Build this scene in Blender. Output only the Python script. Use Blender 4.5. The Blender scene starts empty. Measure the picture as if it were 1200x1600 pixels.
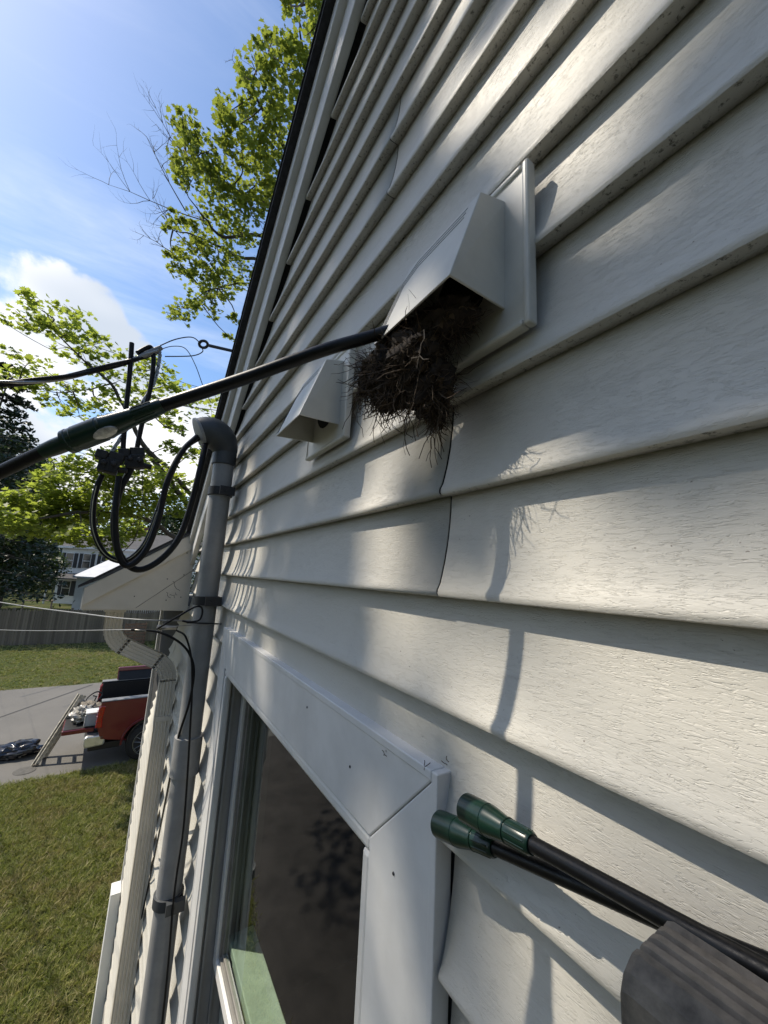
import bpy, math, random
import numpy as np
from mathutils import Vector, Matrix

# ------------------------------------------------------------------ camera, world, sun, exposure
sc = bpy.context.scene
COL = sc.collection
YAW, PITCH, ROLL, FPX = math.radians(32.02), math.radians(9.877), math.radians(3.045), 602.0
CAM = np.array([-0.3155, 0.0, 4.4])          # 32 cm off the wall (x = 0), 4.4 m above the lawn
def _basis():
    cy, sy, cp, sp = math.cos(YAW), math.sin(YAW), math.cos(PITCH), math.sin(PITCH)
    w = np.array([sy*cp, cy*cp, sp]); r = np.array([cy, -sy, 0]); u = np.cross(r, w)
    cr, sr = math.cos(ROLL), math.sin(ROLL)
    return cr*r+sr*u, -sr*r+cr*u, w
CR, CU, CW = _basis()
cd = bpy.data.cameras.new('camera'); cam = bpy.data.objects.new('camera', cd); COL.objects.link(cam)
cd.sensor_fit = 'VERTICAL'; cd.sensor_height = 24; cd.lens = FPX/1600*24
cd.clip_start = 0.01; cd.clip_end = 2000
M4 = Matrix.Identity(4)
for i in range(3):
    M4[i][0] = CR[i]; M4[i][1] = CU[i]; M4[i][2] = -CW[i]; M4[i][3] = CAM[i]
cam.matrix_world = M4
sc.camera = cam

SUN = np.array([-0.492, 0.399, 0.772]); SUN /= np.linalg.norm(SUN)
sun_el = math.asin(SUN[2]); sun_az = math.atan2(SUN[0], SUN[1])       # azimuth clockwise from +Y
world = bpy.data.worlds.new('World'); sc.world = world; world.use_nodes = True
wn, wl = world.node_tree.nodes, world.node_tree.links
wn.clear()
def N(nodes, t, **kw):
    n = nodes.new(t)
    for k, v in kw.items():
        if k.startswith('i_'): n.inputs[k[2:].replace('_', ' ')].default_value = v
        else: setattr(n, k, v)
    return n
w_out = N(wn, 'ShaderNodeOutputWorld'); w_bg = N(wn, 'ShaderNodeBackground')
sky = N(wn, 'ShaderNodeTexSky', sky_type='NISHITA', sun_disc=False)
sky.sun_elevation = sun_el; sky.sun_rotation = sun_az; sky.air_density = 1.0; sky.dust_density = 0.6; sky.ozone_density = 2.0
w_bg.inputs['Strength'].default_value = 0.145
geo = N(wn, 'ShaderNodeTexCoord')
def wmath(op, a, b=None, c=None):
    n = N(wn, 'ShaderNodeMath', operation=op)
    for i, v in enumerate((a, b, c)):
        if v is None: continue
        if isinstance(v, (int, float)): n.inputs[i].default_value = v
        else: wl.new(v, n.inputs[i])
    return n.outputs[0]
def wramp(v, lo, hi):
    n = N(wn, 'ShaderNodeMapRange', interpolation_type='SMOOTHSTEP'); wl.new(v, n.inputs['Value'])
    n.inputs['From Min'].default_value = lo; n.inputs['From Max'].default_value = hi
    return n.outputs['Result']
sep = N(wn, 'ShaderNodeSeparateXYZ'); wl.new(geo.outputs['Generated'], sep.inputs[0])
# flat cloud layer coordinates: direction / height
zc = wmath('MAXIMUM', sep.outputs['Z'], 0.03)
comb = N(wn, 'ShaderNodeCombineXYZ')
wl.new(wmath('DIVIDE', sep.outputs['X'], zc), comb.inputs[0]); wl.new(wmath('DIVIDE', sep.outputs['Y'], zc), comb.inputs[1])
map_c = N(wn, 'ShaderNodeMapping'); wl.new(comb.outputs[0], map_c.inputs['Vector'])
map_c.inputs['Rotation'].default_value = (0, 0, math.radians(-35)); map_c.inputs['Scale'].default_value = (0.45, 1.5, 1)
n_cir = N(wn, 'ShaderNodeTexNoise', i_Scale=1.3, i_Detail=7.0, i_Roughness=0.62, i_Distortion=0.6)
wl.new(map_c.outputs[0], n_cir.inputs['Vector'])
cirrus = wmath('MULTIPLY', wramp(n_cir.outputs['Fac'], 0.42, 0.82), 0.6)
# cumulus banks low in the sky: noise on the direction itself
map_k = N(wn, 'ShaderNodeMapping'); wl.new(geo.outputs['Generated'], map_k.inputs['Vector'])
map_k.inputs['Scale'].default_value = (1, 1, 1.5)
n_k = N(wn, 'ShaderNodeTexNoise', i_Scale=4.2, i_Detail=9.0, i_Roughness=0.55, i_Distortion=0.25)
wl.new(map_k.outputs[0], n_k.inputs['Vector'])
n_kb = N(wn, 'ShaderNodeTexNoise', i_Scale=2.6, i_Detail=2.0, i_Roughness=0.5)
wl.new(map_k.outputs[0], n_kb.inputs['Vector'])
def bank(direction, lo, hi):
    d = Vector(direction).normalized()
    dot = N(wn, 'ShaderNodeVectorMath', operation='DOT_PRODUCT'); wl.new(geo.outputs['Generated'], dot.inputs[0])
    dot.inputs[1].default_value = d
    return wramp(dot.outputs['Value'], lo, hi)
banks = None
for d, lo, hi in (
        ((-.25, .86, .45), .988, .998), ((-.16, .88, .435), .991, .999), ((-.08, .91, .40), .993, .999), ((-.35, .86, .38), .98, .996),
        ((-.20, .94, .28), .97, .995), ((-.03, .96, .26), .975, .996), ((.12, .95, .28), .98, .997), ((-.42, .88, .22), .96, .99),
        ((-.95, .1, .35), .95, .99), ((-.5, -.8, .4), .95, .99), ((.8, -.4, .4), .95, .99), ((.7, .6, .35), .95, .99)):
    b = bank(d, lo, hi)
    banks = b if banks is None else wmath('MAXIMUM', banks, b)
kk = wmath('ADD', wmath('MULTIPLY', banks, 0.36), n_k.outputs['Fac'])
cumulus = wramp(kk, 0.735, 0.83)
haze_low = wmath('MULTIPLY', wramp(sep.outputs['Z'], 0.34, 0.0), 0.55)
mix1 = N(wn, 'ShaderNodeMixRGB'); hs = N(wn, 'ShaderNodeHueSaturation', i_Saturation=1.12, i_Value=1.0); wl.new(sky.outputs[0], hs.inputs['Color']); wl.new(hs.outputs[0], mix1.inputs[1]); mix1.inputs[2].default_value = (5.2, 5.6, 6.3, 1)
wl.new(wmath('MAXIMUM', cirrus, haze_low), mix1.inputs[0])
shade = N(wn, 'ShaderNodeMixRGB'); shade.inputs[1].default_value = (6.3, 6.3, 6.4, 1); shade.inputs[2].default_value = (3.5, 3.9, 4.5, 1)
wl.new(wramp(n_kb.outputs['Fac'], 0.42, 0.62), shade.inputs[0])
mix2 = N(wn, 'ShaderNodeMixRGB'); wl.new(mix1.outputs[0], mix2.inputs[1]); wl.new(shade.outputs[0], mix2.inputs[2]); wl.new(cumulus, mix2.inputs[0])
wl.new(mix2.outputs[0], w_bg.inputs['Color']); wl.new(w_bg.outputs[0], w_out.inputs['Surface'])

sd = bpy.data.lights.new('sun', 'SUN'); sun = bpy.data.objects.new('sun', sd); COL.objects.link(sun)
sd.energy = 4.2; sd.angle = math.radians(0.53); sd.color = (1.0, 0.91, 0.77)
sun.rotation_euler = Vector(-SUN).to_track_quat('-Z', 'Y').to_euler()
sun.location = (-10, 8, 16)
vs = sc.view_settings
vs.view_transform = 'Standard'; vs.look = 'None'; vs.gamma = 1.0; vs.use_curve_mapping = False
vs.exposure = 0.45
sc.cycles.max_bounces = 8; sc.cycles.transparent_max_bounces = 8

# ------------------------------------------------------------------ helpers
def ray(px, py): return ((px-600)/FPX)*CR-((py-800)/FPX)*CU+CW
def onx(px, py, x=0.0): v = ray(px, py); return CAM+v*((x-CAM[0])/v[0])
def ony(px, py, y): v = ray(px, py); return CAM+v*((y-CAM[1])/v[1])
def onz(px, py, z=0.0): v = ray(px, py); return CAM+v*((z-CAM[2])/v[2])
def at(px, py, dist): v = ray(px, py); return CAM+v/np.linalg.norm(v)*dist
rnd = random.Random(7); rng = np.random.default_rng(11)

def tag(o, label=None, cat=None, group=None, kind=None):
    if label: o['label'] = label
    if cat: o['category'] = cat
    if group: o['group'] = group
    if kind: o['kind'] = kind
    return o
def empty(name, loc=(0, 0, 0), rz=0.0):
    o = bpy.data.objects.new(name, None); COL.objects.link(o); o.location = loc; o.rotation_euler = (0, 0, rz); o.empty_display_size = .1
    return o
def link_mesh(name, me, mat, parent=None, smooth=None):
    if mat: me.materials.append(mat)
    if smooth is not None:
        try: me.set_sharp_from_angle(angle=math.radians(smooth))
        except Exception: pass
        if smooth > 0: me.polygons.foreach_set('use_smooth', [True]*len(me.polygons))
    o = bpy.data.objects.new(name, me); COL.objects.link(o)
    if parent: o.parent = parent
    return o

class MB:
    def __init__(s): s.v = []; s.f = []
    def add(s, vs, fs):
        b = len(s.v); s.v += [tuple(map(float, p)) for p in vs]; s.f += [tuple(i+b for i in f) for f in fs]; return s
    def box(s, x0, x1, y0, y1, z0, z1):
        x0, x1 = min(x0, x1), max(x0, x1); y0, y1 = min(y0, y1), max(y0, y1); z0, z1 = min(z0, z1), max(z0, z1)
        return s.add([(x0,y0,z0),(x1,y0,z0),(x1,y1,z0),(x0,y1,z0),(x0,y0,z1),(x1,y0,z1),(x1,y1,z1),(x0,y1,z1)],
                     [(0,3,2,1),(4,5,6,7),(0,1,5,4),(1,2,6,5),(2,3,7,6),(3,0,4,7)])
    def prism(s, poly, axis, a, b):
        """poly of 2-D points extruded along axis ('x','y','z') from a to b"""
        def m(p, t): return {'x': (t, p[0], p[1]), 'y': (p[0], t, p[1]), 'z': (p[0], p[1], t)}[axis]
        n = len(poly)
        return s.add([m(p, a) for p in poly]+[m(p, b) for p in poly],
                     [tuple(range(n-1, -1, -1)), tuple(range(n, 2*n))]+[(i, (i+1) % n, n+(i+1) % n, n+i) for i in range(n)])
    def tube(s, pts, rad, n=8, cap=True, sect=None, twist=0.0):
        P = [Vector(p) for p in pts]; k = len(P)
        R = rad if isinstance(rad, (list, tuple)) else [rad]*k
        rings = []; prev = None
        for i in range(k):
            t = (P[min(i+1, k-1)]-P[max(i-1, 0)]).normalized()
            if prev is None:
                a = Vector((0, 0, 1)) if abs(t.z) < .9 else Vector((1, 0, 0))
                nrm = (a-t*a.dot(t)).normalized()
            else: nrm = (prev-t*prev.dot(t)).normalized()
            prev = nrm; bi = t.cross(nrm)
            ring = []
            for j in range(n):
                if sect: u, v = sect[j]
                else:
                    an = 2*math.pi*j/n+twist*i; u, v = math.cos(an), math.sin(an)
                ring.append(P[i]+nrm*(R[i]*u)+bi*(R[i]*v))
            rings.append(ring)
        vs = [p for r in rings for p in r]; fs = []
        for i in range(k-1):
            for j in range(n):
                a = i*n+j; b = i*n+(j+1) % n
                fs.append((a, b, b+n, a+n))
        if cap: fs += [tuple(range(n-1, -1, -1)), tuple(range((k-1)*n, k*n))]
        return s.add(vs, fs)
    def lathe(s, axis0, axis1, prof, n=20):
        """prof: list of (t along axis in metres, radius)"""
        a = Vector(axis0); d = (Vector(axis1)-a).normalized()
        q = Vector((0, 0, 1)) if abs(d.z) < .9 else Vector((1, 0, 0))
        u = (q-d*q.dot(d)).normalized(); w = d.cross(u)
        vs = []; fs = []
        for t, r in prof:
            for j in range(n):
                an = 2*math.pi*j/n
                vs.append(a+d*t+u*(r*math.cos(an))+w*(r*math.sin(an)))
        for i in range(len(prof)-1):
            for j in range(n):
                b = i*n+j; c = i*n+(j+1) % n
                fs.append((b, c, c+n, b+n))
        fs += [tuple(range(n-1, -1, -1)), tuple(range((len(prof)-1)*n, len(prof)*n))]
        return s.add(vs, fs)
    def mesh(s, name):
        me = bpy.data.meshes.new(name); me.from_pydata(s.v, [], s.f); me.update(); return me
    def build(s, name, mat, parent=None, smooth=None, bevel=0, seg=2):
        o = link_mesh(name, s.mesh(name), mat, parent, smooth)
        if bevel:
            m = o.modifiers.new('edge', 'BEVEL'); m.width = bevel; m.segments = seg; m.limit_method = 'ANGLE'; m.angle_limit = math.radians(40)
            m.harden_normals = False
        return o

def smooth_path(ctrl, per=6):
    """Catmull-Rom through control points"""
    P = [Vector(p) for p in ctrl]; out = []
    P = [P[0]*2-P[1]]+P+[P[-1]*2-P[-2]]
    for i in range(1, len(P)-2):
        a, b, c, d = P[i-1:i+3]
        for k in range(per):
            t = k/per
            out.append(.5*((2*b)+(c-a)*t+(2*a-5*b+4*c-d)*t*t+(3*b-a-3*c+d)*t**3))
    out.append(P[-2]); return out

# ------------------------------------------------------------------ materials
def principled(name, col, rough=.5, metal=0.0, spec=.5, **kw):
    m = bpy.data.materials.new(name); m.use_nodes = True
    b = m.node_tree.nodes['Principled BSDF']
    b.inputs['Base Color'].default_value = (*col, 1); b.inputs['Roughness'].default_value = rough; b.inputs['Metallic'].default_value = metal
    b.inputs['Specular IOR Level'].default_value = spec
    for k, v in kw.items(): b.inputs[k.replace('_', ' ')].default_value = v
    return m
def coords(m, scale=(1, 1, 1), kind='Object', rot=(0, 0, 0)):
    nt = m.node_tree
    tc = N(nt.nodes, 'ShaderNodeTexCoord'); mp = N(nt.nodes, 'ShaderNodeMapping'); nt.links.new(tc.outputs[kind], mp.inputs['Vector'])
    mp.inputs['Scale'].default_value = scale; mp.inputs['Rotation'].default_value = rot
    return mp.outputs[0]
def noise(m, vec, scale, detail=4, rough=.55, dist=0.0):
    n = N(m.node_tree.nodes, 'ShaderNodeTexNoise', i_Scale=scale, i_Detail=detail, i_Roughness=rough, i_Distortion=dist)
    m.node_tree.links.new(vec, n.inputs['Vector']); return n.outputs['Fac']
def ramp(m, fac, stops):
    n = N(m.node_tree.nodes, 'ShaderNodeValToRGB'); m.node_tree.links.new(fac, n.inputs[0])
    e = n.color_ramp.elements
    while len(e) > len(stops): e.remove(e[-1])
    while len(e) < len(stops): e.new(.5)
    for s, (p, c) in zip(e, stops):
        s.position = p; s.color = (*c, 1) if len(c) == 3 else c
    return n.outputs[0]
def mixc(m, fac, a, b, blend='MIX'):
    n = N(m.node_tree.nodes, 'ShaderNodeMixRGB', blend_type=blend); L = m.node_tree.links
    for i, v in enumerate((fac, a, b)):
        if isinstance(v, (int, float)): n.inputs[i].default_value = v
        elif isinstance(v, tuple): n.inputs[i].default_value = (*v, 1)
        else: L.new(v, n.inputs[i])
    return n.outputs[0]
def bump(m, height, strength=.3, dist=.002, prev=None):
    n = N(m.node_tree.nodes, 'ShaderNodeBump', i_Strength=strength, i_Distance=dist)
    m.node_tree.links.new(height, n.inputs['Height'])
    if prev is not None: m.node_tree.links.new(prev, n.inputs['Normal'])
    return n.outputs[0]
def setin(m, **kw):
    b = m.node_tree.nodes['Principled BSDF']
    for k, v in kw.items(): m.node_tree.links.new(v, b.inputs[k.replace('_', ' ')])
def math_(m, op, a, b=0.0):
    n = N(m.node_tree.nodes, 'ShaderNodeMath', operation=op)
    for i, v in enumerate((a, b)):
        if isinstance(v, (int, float)): n.inputs[i].default_value = v
        else: m.node_tree.links.new(v, n.inputs[i])
    return n.outputs[0]
def weathered(name, col, rough=.5, var=.12, scale=6, metal=0.0, spec=.5, bumps=0.0, bscale=200, **kw):
    m = principled(name, col, rough, metal, spec, **kw)
    v = coords(m); f = noise(m, v, scale, 6, .65)
    lo = tuple(c*(1-var*1.6) for c in col); hi = tuple(min(1, c*(1+var*.6)) for c in col)
    setin(m, Base_Color=ramp(m, f, [(.3, lo), (.62, hi)]))
    if bumps: setin(m, Normal=bump(m, noise(m, v, bscale, 4), bumps, .001))
    return m

def siding_material():
    m = principled('vinyl_siding', (.55, .54, .51), .50, spec=.4); nt = m.node_tree
    def cracks(scale, width, det, rough, dist):
        f = noise(m, coords(m, scale), 1.0, det, rough, dist)
        return ramp(m, f, [(.5-width*2.2, (1, 1, 1)), (.5-width*.4, (.1, .1, .1)), (.5, (0, 0, 0)), (.5+width*.8, (1, 1, 1))])
    c1 = cracks((3, 42, 300), .022, 3.0, .62, .25); c2 = cracks((5, 85, 520), .03, 2.0, .5, .15)
    gate = ramp(m, noise(m, coords(m, (2, 60, 130)), 1.0, 3, .6), [(.38, (0, 0, 0)), (.50, (1, 1, 1))])
    gate2 = ramp(m, noise(m, coords(m, (2, 30, 60)), 1.3, 3, .6), [(.42, (0, 0, 0)), (.60, (.9, .9, .9))])
    v1 = cracks((3, 150, 110), .02, 2.0, .5, .1)                # short cross checks
    gate3 = ramp(m, noise(m, coords(m, (2, 25, 50)), 1.7, 3, .6), [(.52, (0, 0, 0)), (.64, (.7, .7, .7))])
    h1 = mixc(m, gate, (1, 1, 1), c1); h2 = mixc(m, gate2, (1, 1, 1), c2); h3 = mixc(m, gate3, (1, 1, 1), v1)
    swell = noise(m, coords(m, (6, 45, 130)), 1.5, 3, .6, .3)
    nb = bump(m, swell, .22, .0014); nb = bump(m, h2, .30, .0004, nb); nb = bump(m, h3, .30, .0004, nb); nb = bump(m, h1, .52, .0007, nb)
    dirt = noise(m, coords(m, (3, 2.2, 14)), 2.0, 7, .7); tint = noise(m, coords(m, (1, .5, 1.5)), 1.4, 2)
    base = mixc(m, tint, (.525, .503, .445), (.59, .568, .510))
    base = mixc(m, ramp(m, dirt, [(.56, (0, 0, 0)), (.78, (.5, .5, .5))]), base, (.37, .355, .32))
    speck = noise(m, coords(m, (1, 1, 1.4)), 210, 2, .5)
    base = mixc(m, ramp(m, speck, [(.74, (0, 0, 0)), (.78, (.8, .8, .8))]), base, (.16, .13, .10))
    # grime gathers under the butts: mould specks on the downward ledge
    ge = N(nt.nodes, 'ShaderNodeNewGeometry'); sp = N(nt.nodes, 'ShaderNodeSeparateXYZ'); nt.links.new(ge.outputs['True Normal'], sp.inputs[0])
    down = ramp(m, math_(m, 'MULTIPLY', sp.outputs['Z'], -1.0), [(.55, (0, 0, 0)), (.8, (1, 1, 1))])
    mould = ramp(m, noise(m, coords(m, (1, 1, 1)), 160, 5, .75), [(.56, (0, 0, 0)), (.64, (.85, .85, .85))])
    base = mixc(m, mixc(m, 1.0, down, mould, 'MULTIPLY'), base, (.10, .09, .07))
    setin(m, Base_Color=base, Normal=nb)
    return m
MAT = {}
MAT['siding'] = siding_material()
MAT['white_vinyl'] = weathered('white_vinyl', (.70, .69, .66), .36, .05, 5)
MAT['trim_white'] = weathered('aluminium_trim', (.68, .675, .655), .42, .08, 7)
MAT['eave'] = weathered('eave_return_panel', (.64, .595, .51), .5, .07, 4)
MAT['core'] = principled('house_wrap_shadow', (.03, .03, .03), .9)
MAT['shingle'] = weathered('roof_shingle', (.035, .035, .04), .9, .3, 60, bumps=.6, bscale=120)
MAT['pvc'] = weathered('grey_pvc', (.29, .29, .285), .42, .12, 9)
MAT['pvc_dark'] = weathered('dark_grey_pvc', (.055, .060, .064), .45, .15, 14)
MAT['downspout'] = weathered('downspout_paint', (.66, .62, .54), .4, .06, 8)
MAT['hood'] = weathered('vent_plastic', (.62, .60, .535), .42, .06, 14, bumps=.05, bscale=500)
MAT['cable'] = weathered('cable_jacket', (.006, .006, .007), .5, .2, 40, spec=.3)
MAT['cable_stripe'] = principled('cable_stripe', (.45, .43, .30), .5)
MAT['bare_wire'] = principled('bare_strand', (.35, .34, .32), .4, .9)
MAT['iron'] = weathered('weathered_iron', (.045, .045, .05), .6, .3, 60, metal=.4)
MAT['rod'] = weathered('scuffed_rod', (.005, .005, .006), .36, .4, 60, spec=.3)
def rod_scuffs(m):
    v = coords(m, (90, 90, 90)); f = noise(m, v, 3, 6, .7)
    setin(m, Roughness=ramp(m, f, [(.3, (.25, .25, .25)), (.7, (.55, .55, .55))]))
rod_scuffs(MAT['rod'])
MAT['green'] = weathered('green_coupling', (.004, .024, .015), .28, .25, 50)
MAT['decal'] = weathered('silver_decal', (.5, .5, .48), .3, .3, 120, metal=.3)
MAT['rubber'] = weathered('worn_rubber', (.19, .158, .12), .8, .45, 34, bumps=.7, bscale=150)
MAT['alu'] = weathered('ladder_aluminium', (.42, .41, .38), .42, .3, 12, metal=.7)
MAT['glass'] = principled('window_glass', (.02, .025, .022), .02, spec=.9)
def glass_mat():
    m = bpy.data.materials.new('window_pane'); m.use_nodes = True; nt = m.node_tree; nt.nodes.clear()
    out = N(nt.nodes, 'ShaderNodeOutputMaterial'); g = N(nt.nodes, 'ShaderNodeBsdfGlossy', i_Roughness=.006); t = N(nt.nodes, 'ShaderNodeBsdfTransparent')
    g.inputs['Color'].default_value = (.92, .95, .93, 1); t.inputs['Color'].default_value = (.86, .92, .87, 1)
    fr = N(nt.nodes, 'ShaderNodeFresnel', i_IOR=1.75); mx = N(nt.nodes, 'ShaderNodeMixShader')
    ge = N(nt.nodes, 'ShaderNodeNewGeometry'); inv = N(nt.nodes, 'ShaderNodeMath', operation='SUBTRACT'); inv.inputs[0].default_value = 1.0; nt.links.new(ge.outputs['Backfacing'], inv.inputs[1])
    mu = N(nt.nodes, 'ShaderNodeMath', operation='MULTIPLY'); nt.links.new(fr.outputs[0], mu.inputs[0]); nt.links.new(inv.outputs[0], mu.inputs[1]); nt.links.new(mu.outputs[0], mx.inputs[0]); nt.links.new(t.outputs[0], mx.inputs[1]); nt.links.new(g.outputs[0], mx.inputs[2]); nt.links.new(mx.outputs[0], out.inputs[0])
    return m
MAT['pane'] = glass_mat()
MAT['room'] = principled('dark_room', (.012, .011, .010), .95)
MAT['sash_inside'] = weathered('sash_brown_grey', (.20, .19, .17), .5, .15, 20)
MAT['jamb'] = weathered('jamb_liner', (.28, .28, .27), .45, .06, 10)
MAT['meeting_rail'] = weathered('meeting_rail_paint', (.50, .52, .46), .5, .12, 20)

def leaf_material(name, c1, c2, trans, tfac=.5, rough=.45):
    m = bpy.data.materials.new(name); m.use_nodes = True; nt = m.node_tree; b = nt.nodes['Principled BSDF']
    gi = N(nt.nodes, 'ShaderNodeNewGeometry')
    col = ramp(m, gi.outputs['Random Per Island'], [(0, c1), (1, c2)])
    nt.links.new(col, b.inputs['Base Color']); b.inputs['Roughness'].default_value = rough; b.inputs['Specular IOR Level'].default_value = .35
    tr = N(nt.nodes, 'ShaderNodeBsdfTranslucent')
    nt.links.new(mixc(m, gi.outputs['Random Per Island'], tuple(t*.75 for t in trans), trans), tr.inputs['Color'])
    mx = N(nt.nodes, 'ShaderNodeMixShader', i_Fac=tfac)
    nt.links.new(b.outputs[0], mx.inputs[1]); nt.links.new(tr.outputs[0], mx.inputs[2])
    nt.links.new(mx.outputs[0], nt.nodes['Material Output'].inputs[0])
    return m
MAT['maple'] = leaf_material('maple_leaf', (.06, .11, .018), (.12, .17, .03), (.34, .40, .055), .5)
MAT['maple_light'] = leaf_material('young_maple_leaf', (.09, .13, .02), (.15, .19, .035), (.44, .53, .075), .56)
MAT['dark_leaf'] = leaf_material('dark_leaf', (.022, .042, .016), (.045, .075, .025), (.07, .11, .03), .3)
MAT['needle'] = leaf_material('conifer_needle', (.016, .030, .018), (.03, .05, .026), (.03, .05, .02), .15)
MAT['bark'] = weathered('grey_bark', (.075, .062, .052), .85, .4, 14, bumps=.8, bscale=40)
MAT['dead_twig'] = weathered('dead_twig', (.16, .14, .125), .85, .3, 20)

# ------------------------------------------------------------------ ground, driveway
def lawn_material():
    m = principled('lawn_soil', (.06, .07, .025), .95, spec=.1)
    v = coords(m); a = noise(m, v, .55, 6, .65); b = noise(m, v, 30, 5, .7)
    c = mixc(m, b, ramp(m, a, [(.35, (.045, .065, .016)), (.55, (.075, .085, .028)), (.7, (.13, .105, .05))]), (.03, .035, .012), 'MULTIPLY')
    c = mixc(m, .35, ramp(m, a, [(.35, (.05, .07, .018)), (.55, (.08, .09, .03)), (.7, (.15, .12, .06))]), c)
    setin(m, Base_Color=c, Normal=bump(m, b, .8, .03)); return m
def asphalt_material():
    m = principled('asphalt', (.12, .115, .105), .85, spec=.3)
    v = coords(m); a = noise(m, v, .7, 5, .6); b = noise(m, v, 160, 3, .7)
    vo = N(m.node_tree.nodes, 'ShaderNodeTexVoronoi', i_Scale=90.0); m.node_tree.links.new(v, vo.inputs['Vector'])
    c = ramp(m, a, [(.3, (.095, .092, .085)), (.7, (.135, .128, .116))])
    c = mixc(m, ramp(m, b, [(.35, (0, 0, 0)), (.7, (.6, .6, .6))]), c, (.21, .20, .18))
    setin(m, Base_Color=c, Normal=bump(m, vo.outputs['Distance'], .5, .004)); return m
MAT['shaded_asphalt'] = weathered('dark_shaded_asphalt', (.05, .044, .040), .9, .3, 2, bumps=.5, bscale=90)  # dark brown asphalt with tree shade put into its colour
MAT['soil'] = lawn_material(); MAT['asphalt'] = asphalt_material()
o = MB().add([(-300, -300, 0), (300, -300, 0), (300, 300, 0), (-300, 300, 0)], [(0, 1, 2, 3)]).build('ground', MAT['soil']); tag(o, kind='structure')
def wavy(x0, x1, y, n, amp, seed):
    r = random.Random(seed); return [(x0+(x1-x0)*i/n, y+r.uniform(-amp, amp)) for i in range(n+1)]
near = wavy(-40, 14, 11.05, 160, .05, 1); far = wavy(14, -40, 18.6, 120, .05, 2)
drive = MB(); pts = near+far
drive.add([(x, y, .004) for x, y in pts], [tuple(range(len(pts)))])
o = drive.build('driveway', MAT['asphalt']); tag(o, kind='structure')
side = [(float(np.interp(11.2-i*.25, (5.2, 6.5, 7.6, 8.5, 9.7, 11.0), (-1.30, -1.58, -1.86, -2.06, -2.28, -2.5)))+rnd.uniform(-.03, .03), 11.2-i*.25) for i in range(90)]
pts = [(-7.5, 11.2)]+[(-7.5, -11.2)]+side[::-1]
o = MB().add([(x, y, .008) for x, y in pts], [tuple(range(len(pts)))]).build('side_path', MAT['shaded_asphalt']); tag(o, kind='structure')
MAT['seam'] = principled('asphalt_crack_filler', (.03, .03, .03), .7)
o = MB().add([(-5.0, 12.5, .010), (-4.96, 12.5, .010), (-1.05, 18.4, .010), (-1.13, 18.4, .010)], [(0, 1, 2, 3)]).build('tar_seam', MAT['seam'])
tag(o, 'dark sealed crack running diagonally across the grey driveway', 'crack')

# ------------------------------------------------------------------ house
E_, Z0 = .1272, 4.383                          # course height, butt of course 0
SL = .737; RZ = 5.753                          # rake slope and height of the wall edge at y = 1
YEND = 5.2; YNEAR = -1.6
def zb(k): return Z0+E_*k-(.003 if k % 2 == 0 and k not in (0,) else 0)
def rake_y(z): return 1+(RZ-z)/SL
house = tag(empty('house', (0, 0, 0)), 'house with pale grey vinyl lap siding, gable rake trim and white window', 'house')
DEPTH = .020
def profile(k):
    z0, z1 = zb(k), zb(k+1); h = z1-z0
    pr = [(DEPTH-.001, z0+.0015), (.0032, z0), (.0010, z0+.0008), (0, z0+.0032), (.0002, z0+.007)]
    for t in (.12, .22, .33, .45, .58, .72, .86, 1.03):
        pr.append((DEPTH*(1-(1-min(t, 1))**2.0), z0+h*t))
    return pr
def panel(ka, y0, y1, out=0.0, clip=True):
    """one double-course siding panel from y0 to y1 (y1 cut by the rake)"""
    mb = MB(); n = 0
    for k in (ka, ka+1):
        pr = profile(k); a = []; b = []
        wob = rnd.uniform(-.0006, .0006)
        for x, z in pr:
            ye = min(y1, rake_y(z)-.03) if clip else y1
            if ye <= y0+.005: ye = y0+.005
            steps = 10
            a.append([(x-out+wob*math.sin(i*1.7+k), y0+(ye-y0)*i/steps, z) for i in range(steps+1)])
        m = len(pr); s = 11
        vs = [p for row in a for p in row]
        mb.add(vs, [(i*s+j, i*s+j+1, (i+1)*s+j+1, (i+1)*s+j) for i in range(m-1) for j in range(10)])
    o = mb.build('siding_panel', MAT['siding'], house, 35)
    so = o.modifiers.new('thick', 'SOLIDIFY'); so.thickness = .0014; so.offset = 0
    return o
WY0, WY1, WZ0, WZ1 = .360, 1.590, 2.60, 4.187   # casing outline
seams = {0: [.371], 6: [.555], 2: [2.35], -2: [2.9], 4: [-.55], 8: [-.2], 10: [.35], 12: [-.9], -6: [3.4], -10: [2.6], -16: [.9, 3.9], -20: [2.2], -24: [.4, 3.1], -28: [1.7, 4.2], -4: [], -8: [3.0]}
for ka in range(-32, 26, 2):
    zlow, zhigh = zb(ka), zb(ka+2)
    yend = YEND if zlow < 4.12 else 2.82 if zlow < 4.5 else 99
    if rake_y(zhigh) < YNEAR+.1: break
    spans = [(YNEAR, yend)]
    if zhigh < 4.15 and zlow > 2.5: spans = [(YNEAR, WY0-.008), (WY1+.008, yend)]
    for a, b in spans:
        cuts = [c for c in seams.get(ka, []) if a < c < b]
        edges = [a]+cuts+[b]
        for i in range(len(edges)-1):
            g0 = .0012 if i > 0 else 0
            panel(ka, edges[i]+g0, edges[i+1]-(.0009 if i < len(edges)-2 else 0), .0012*(i % 2))
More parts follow.
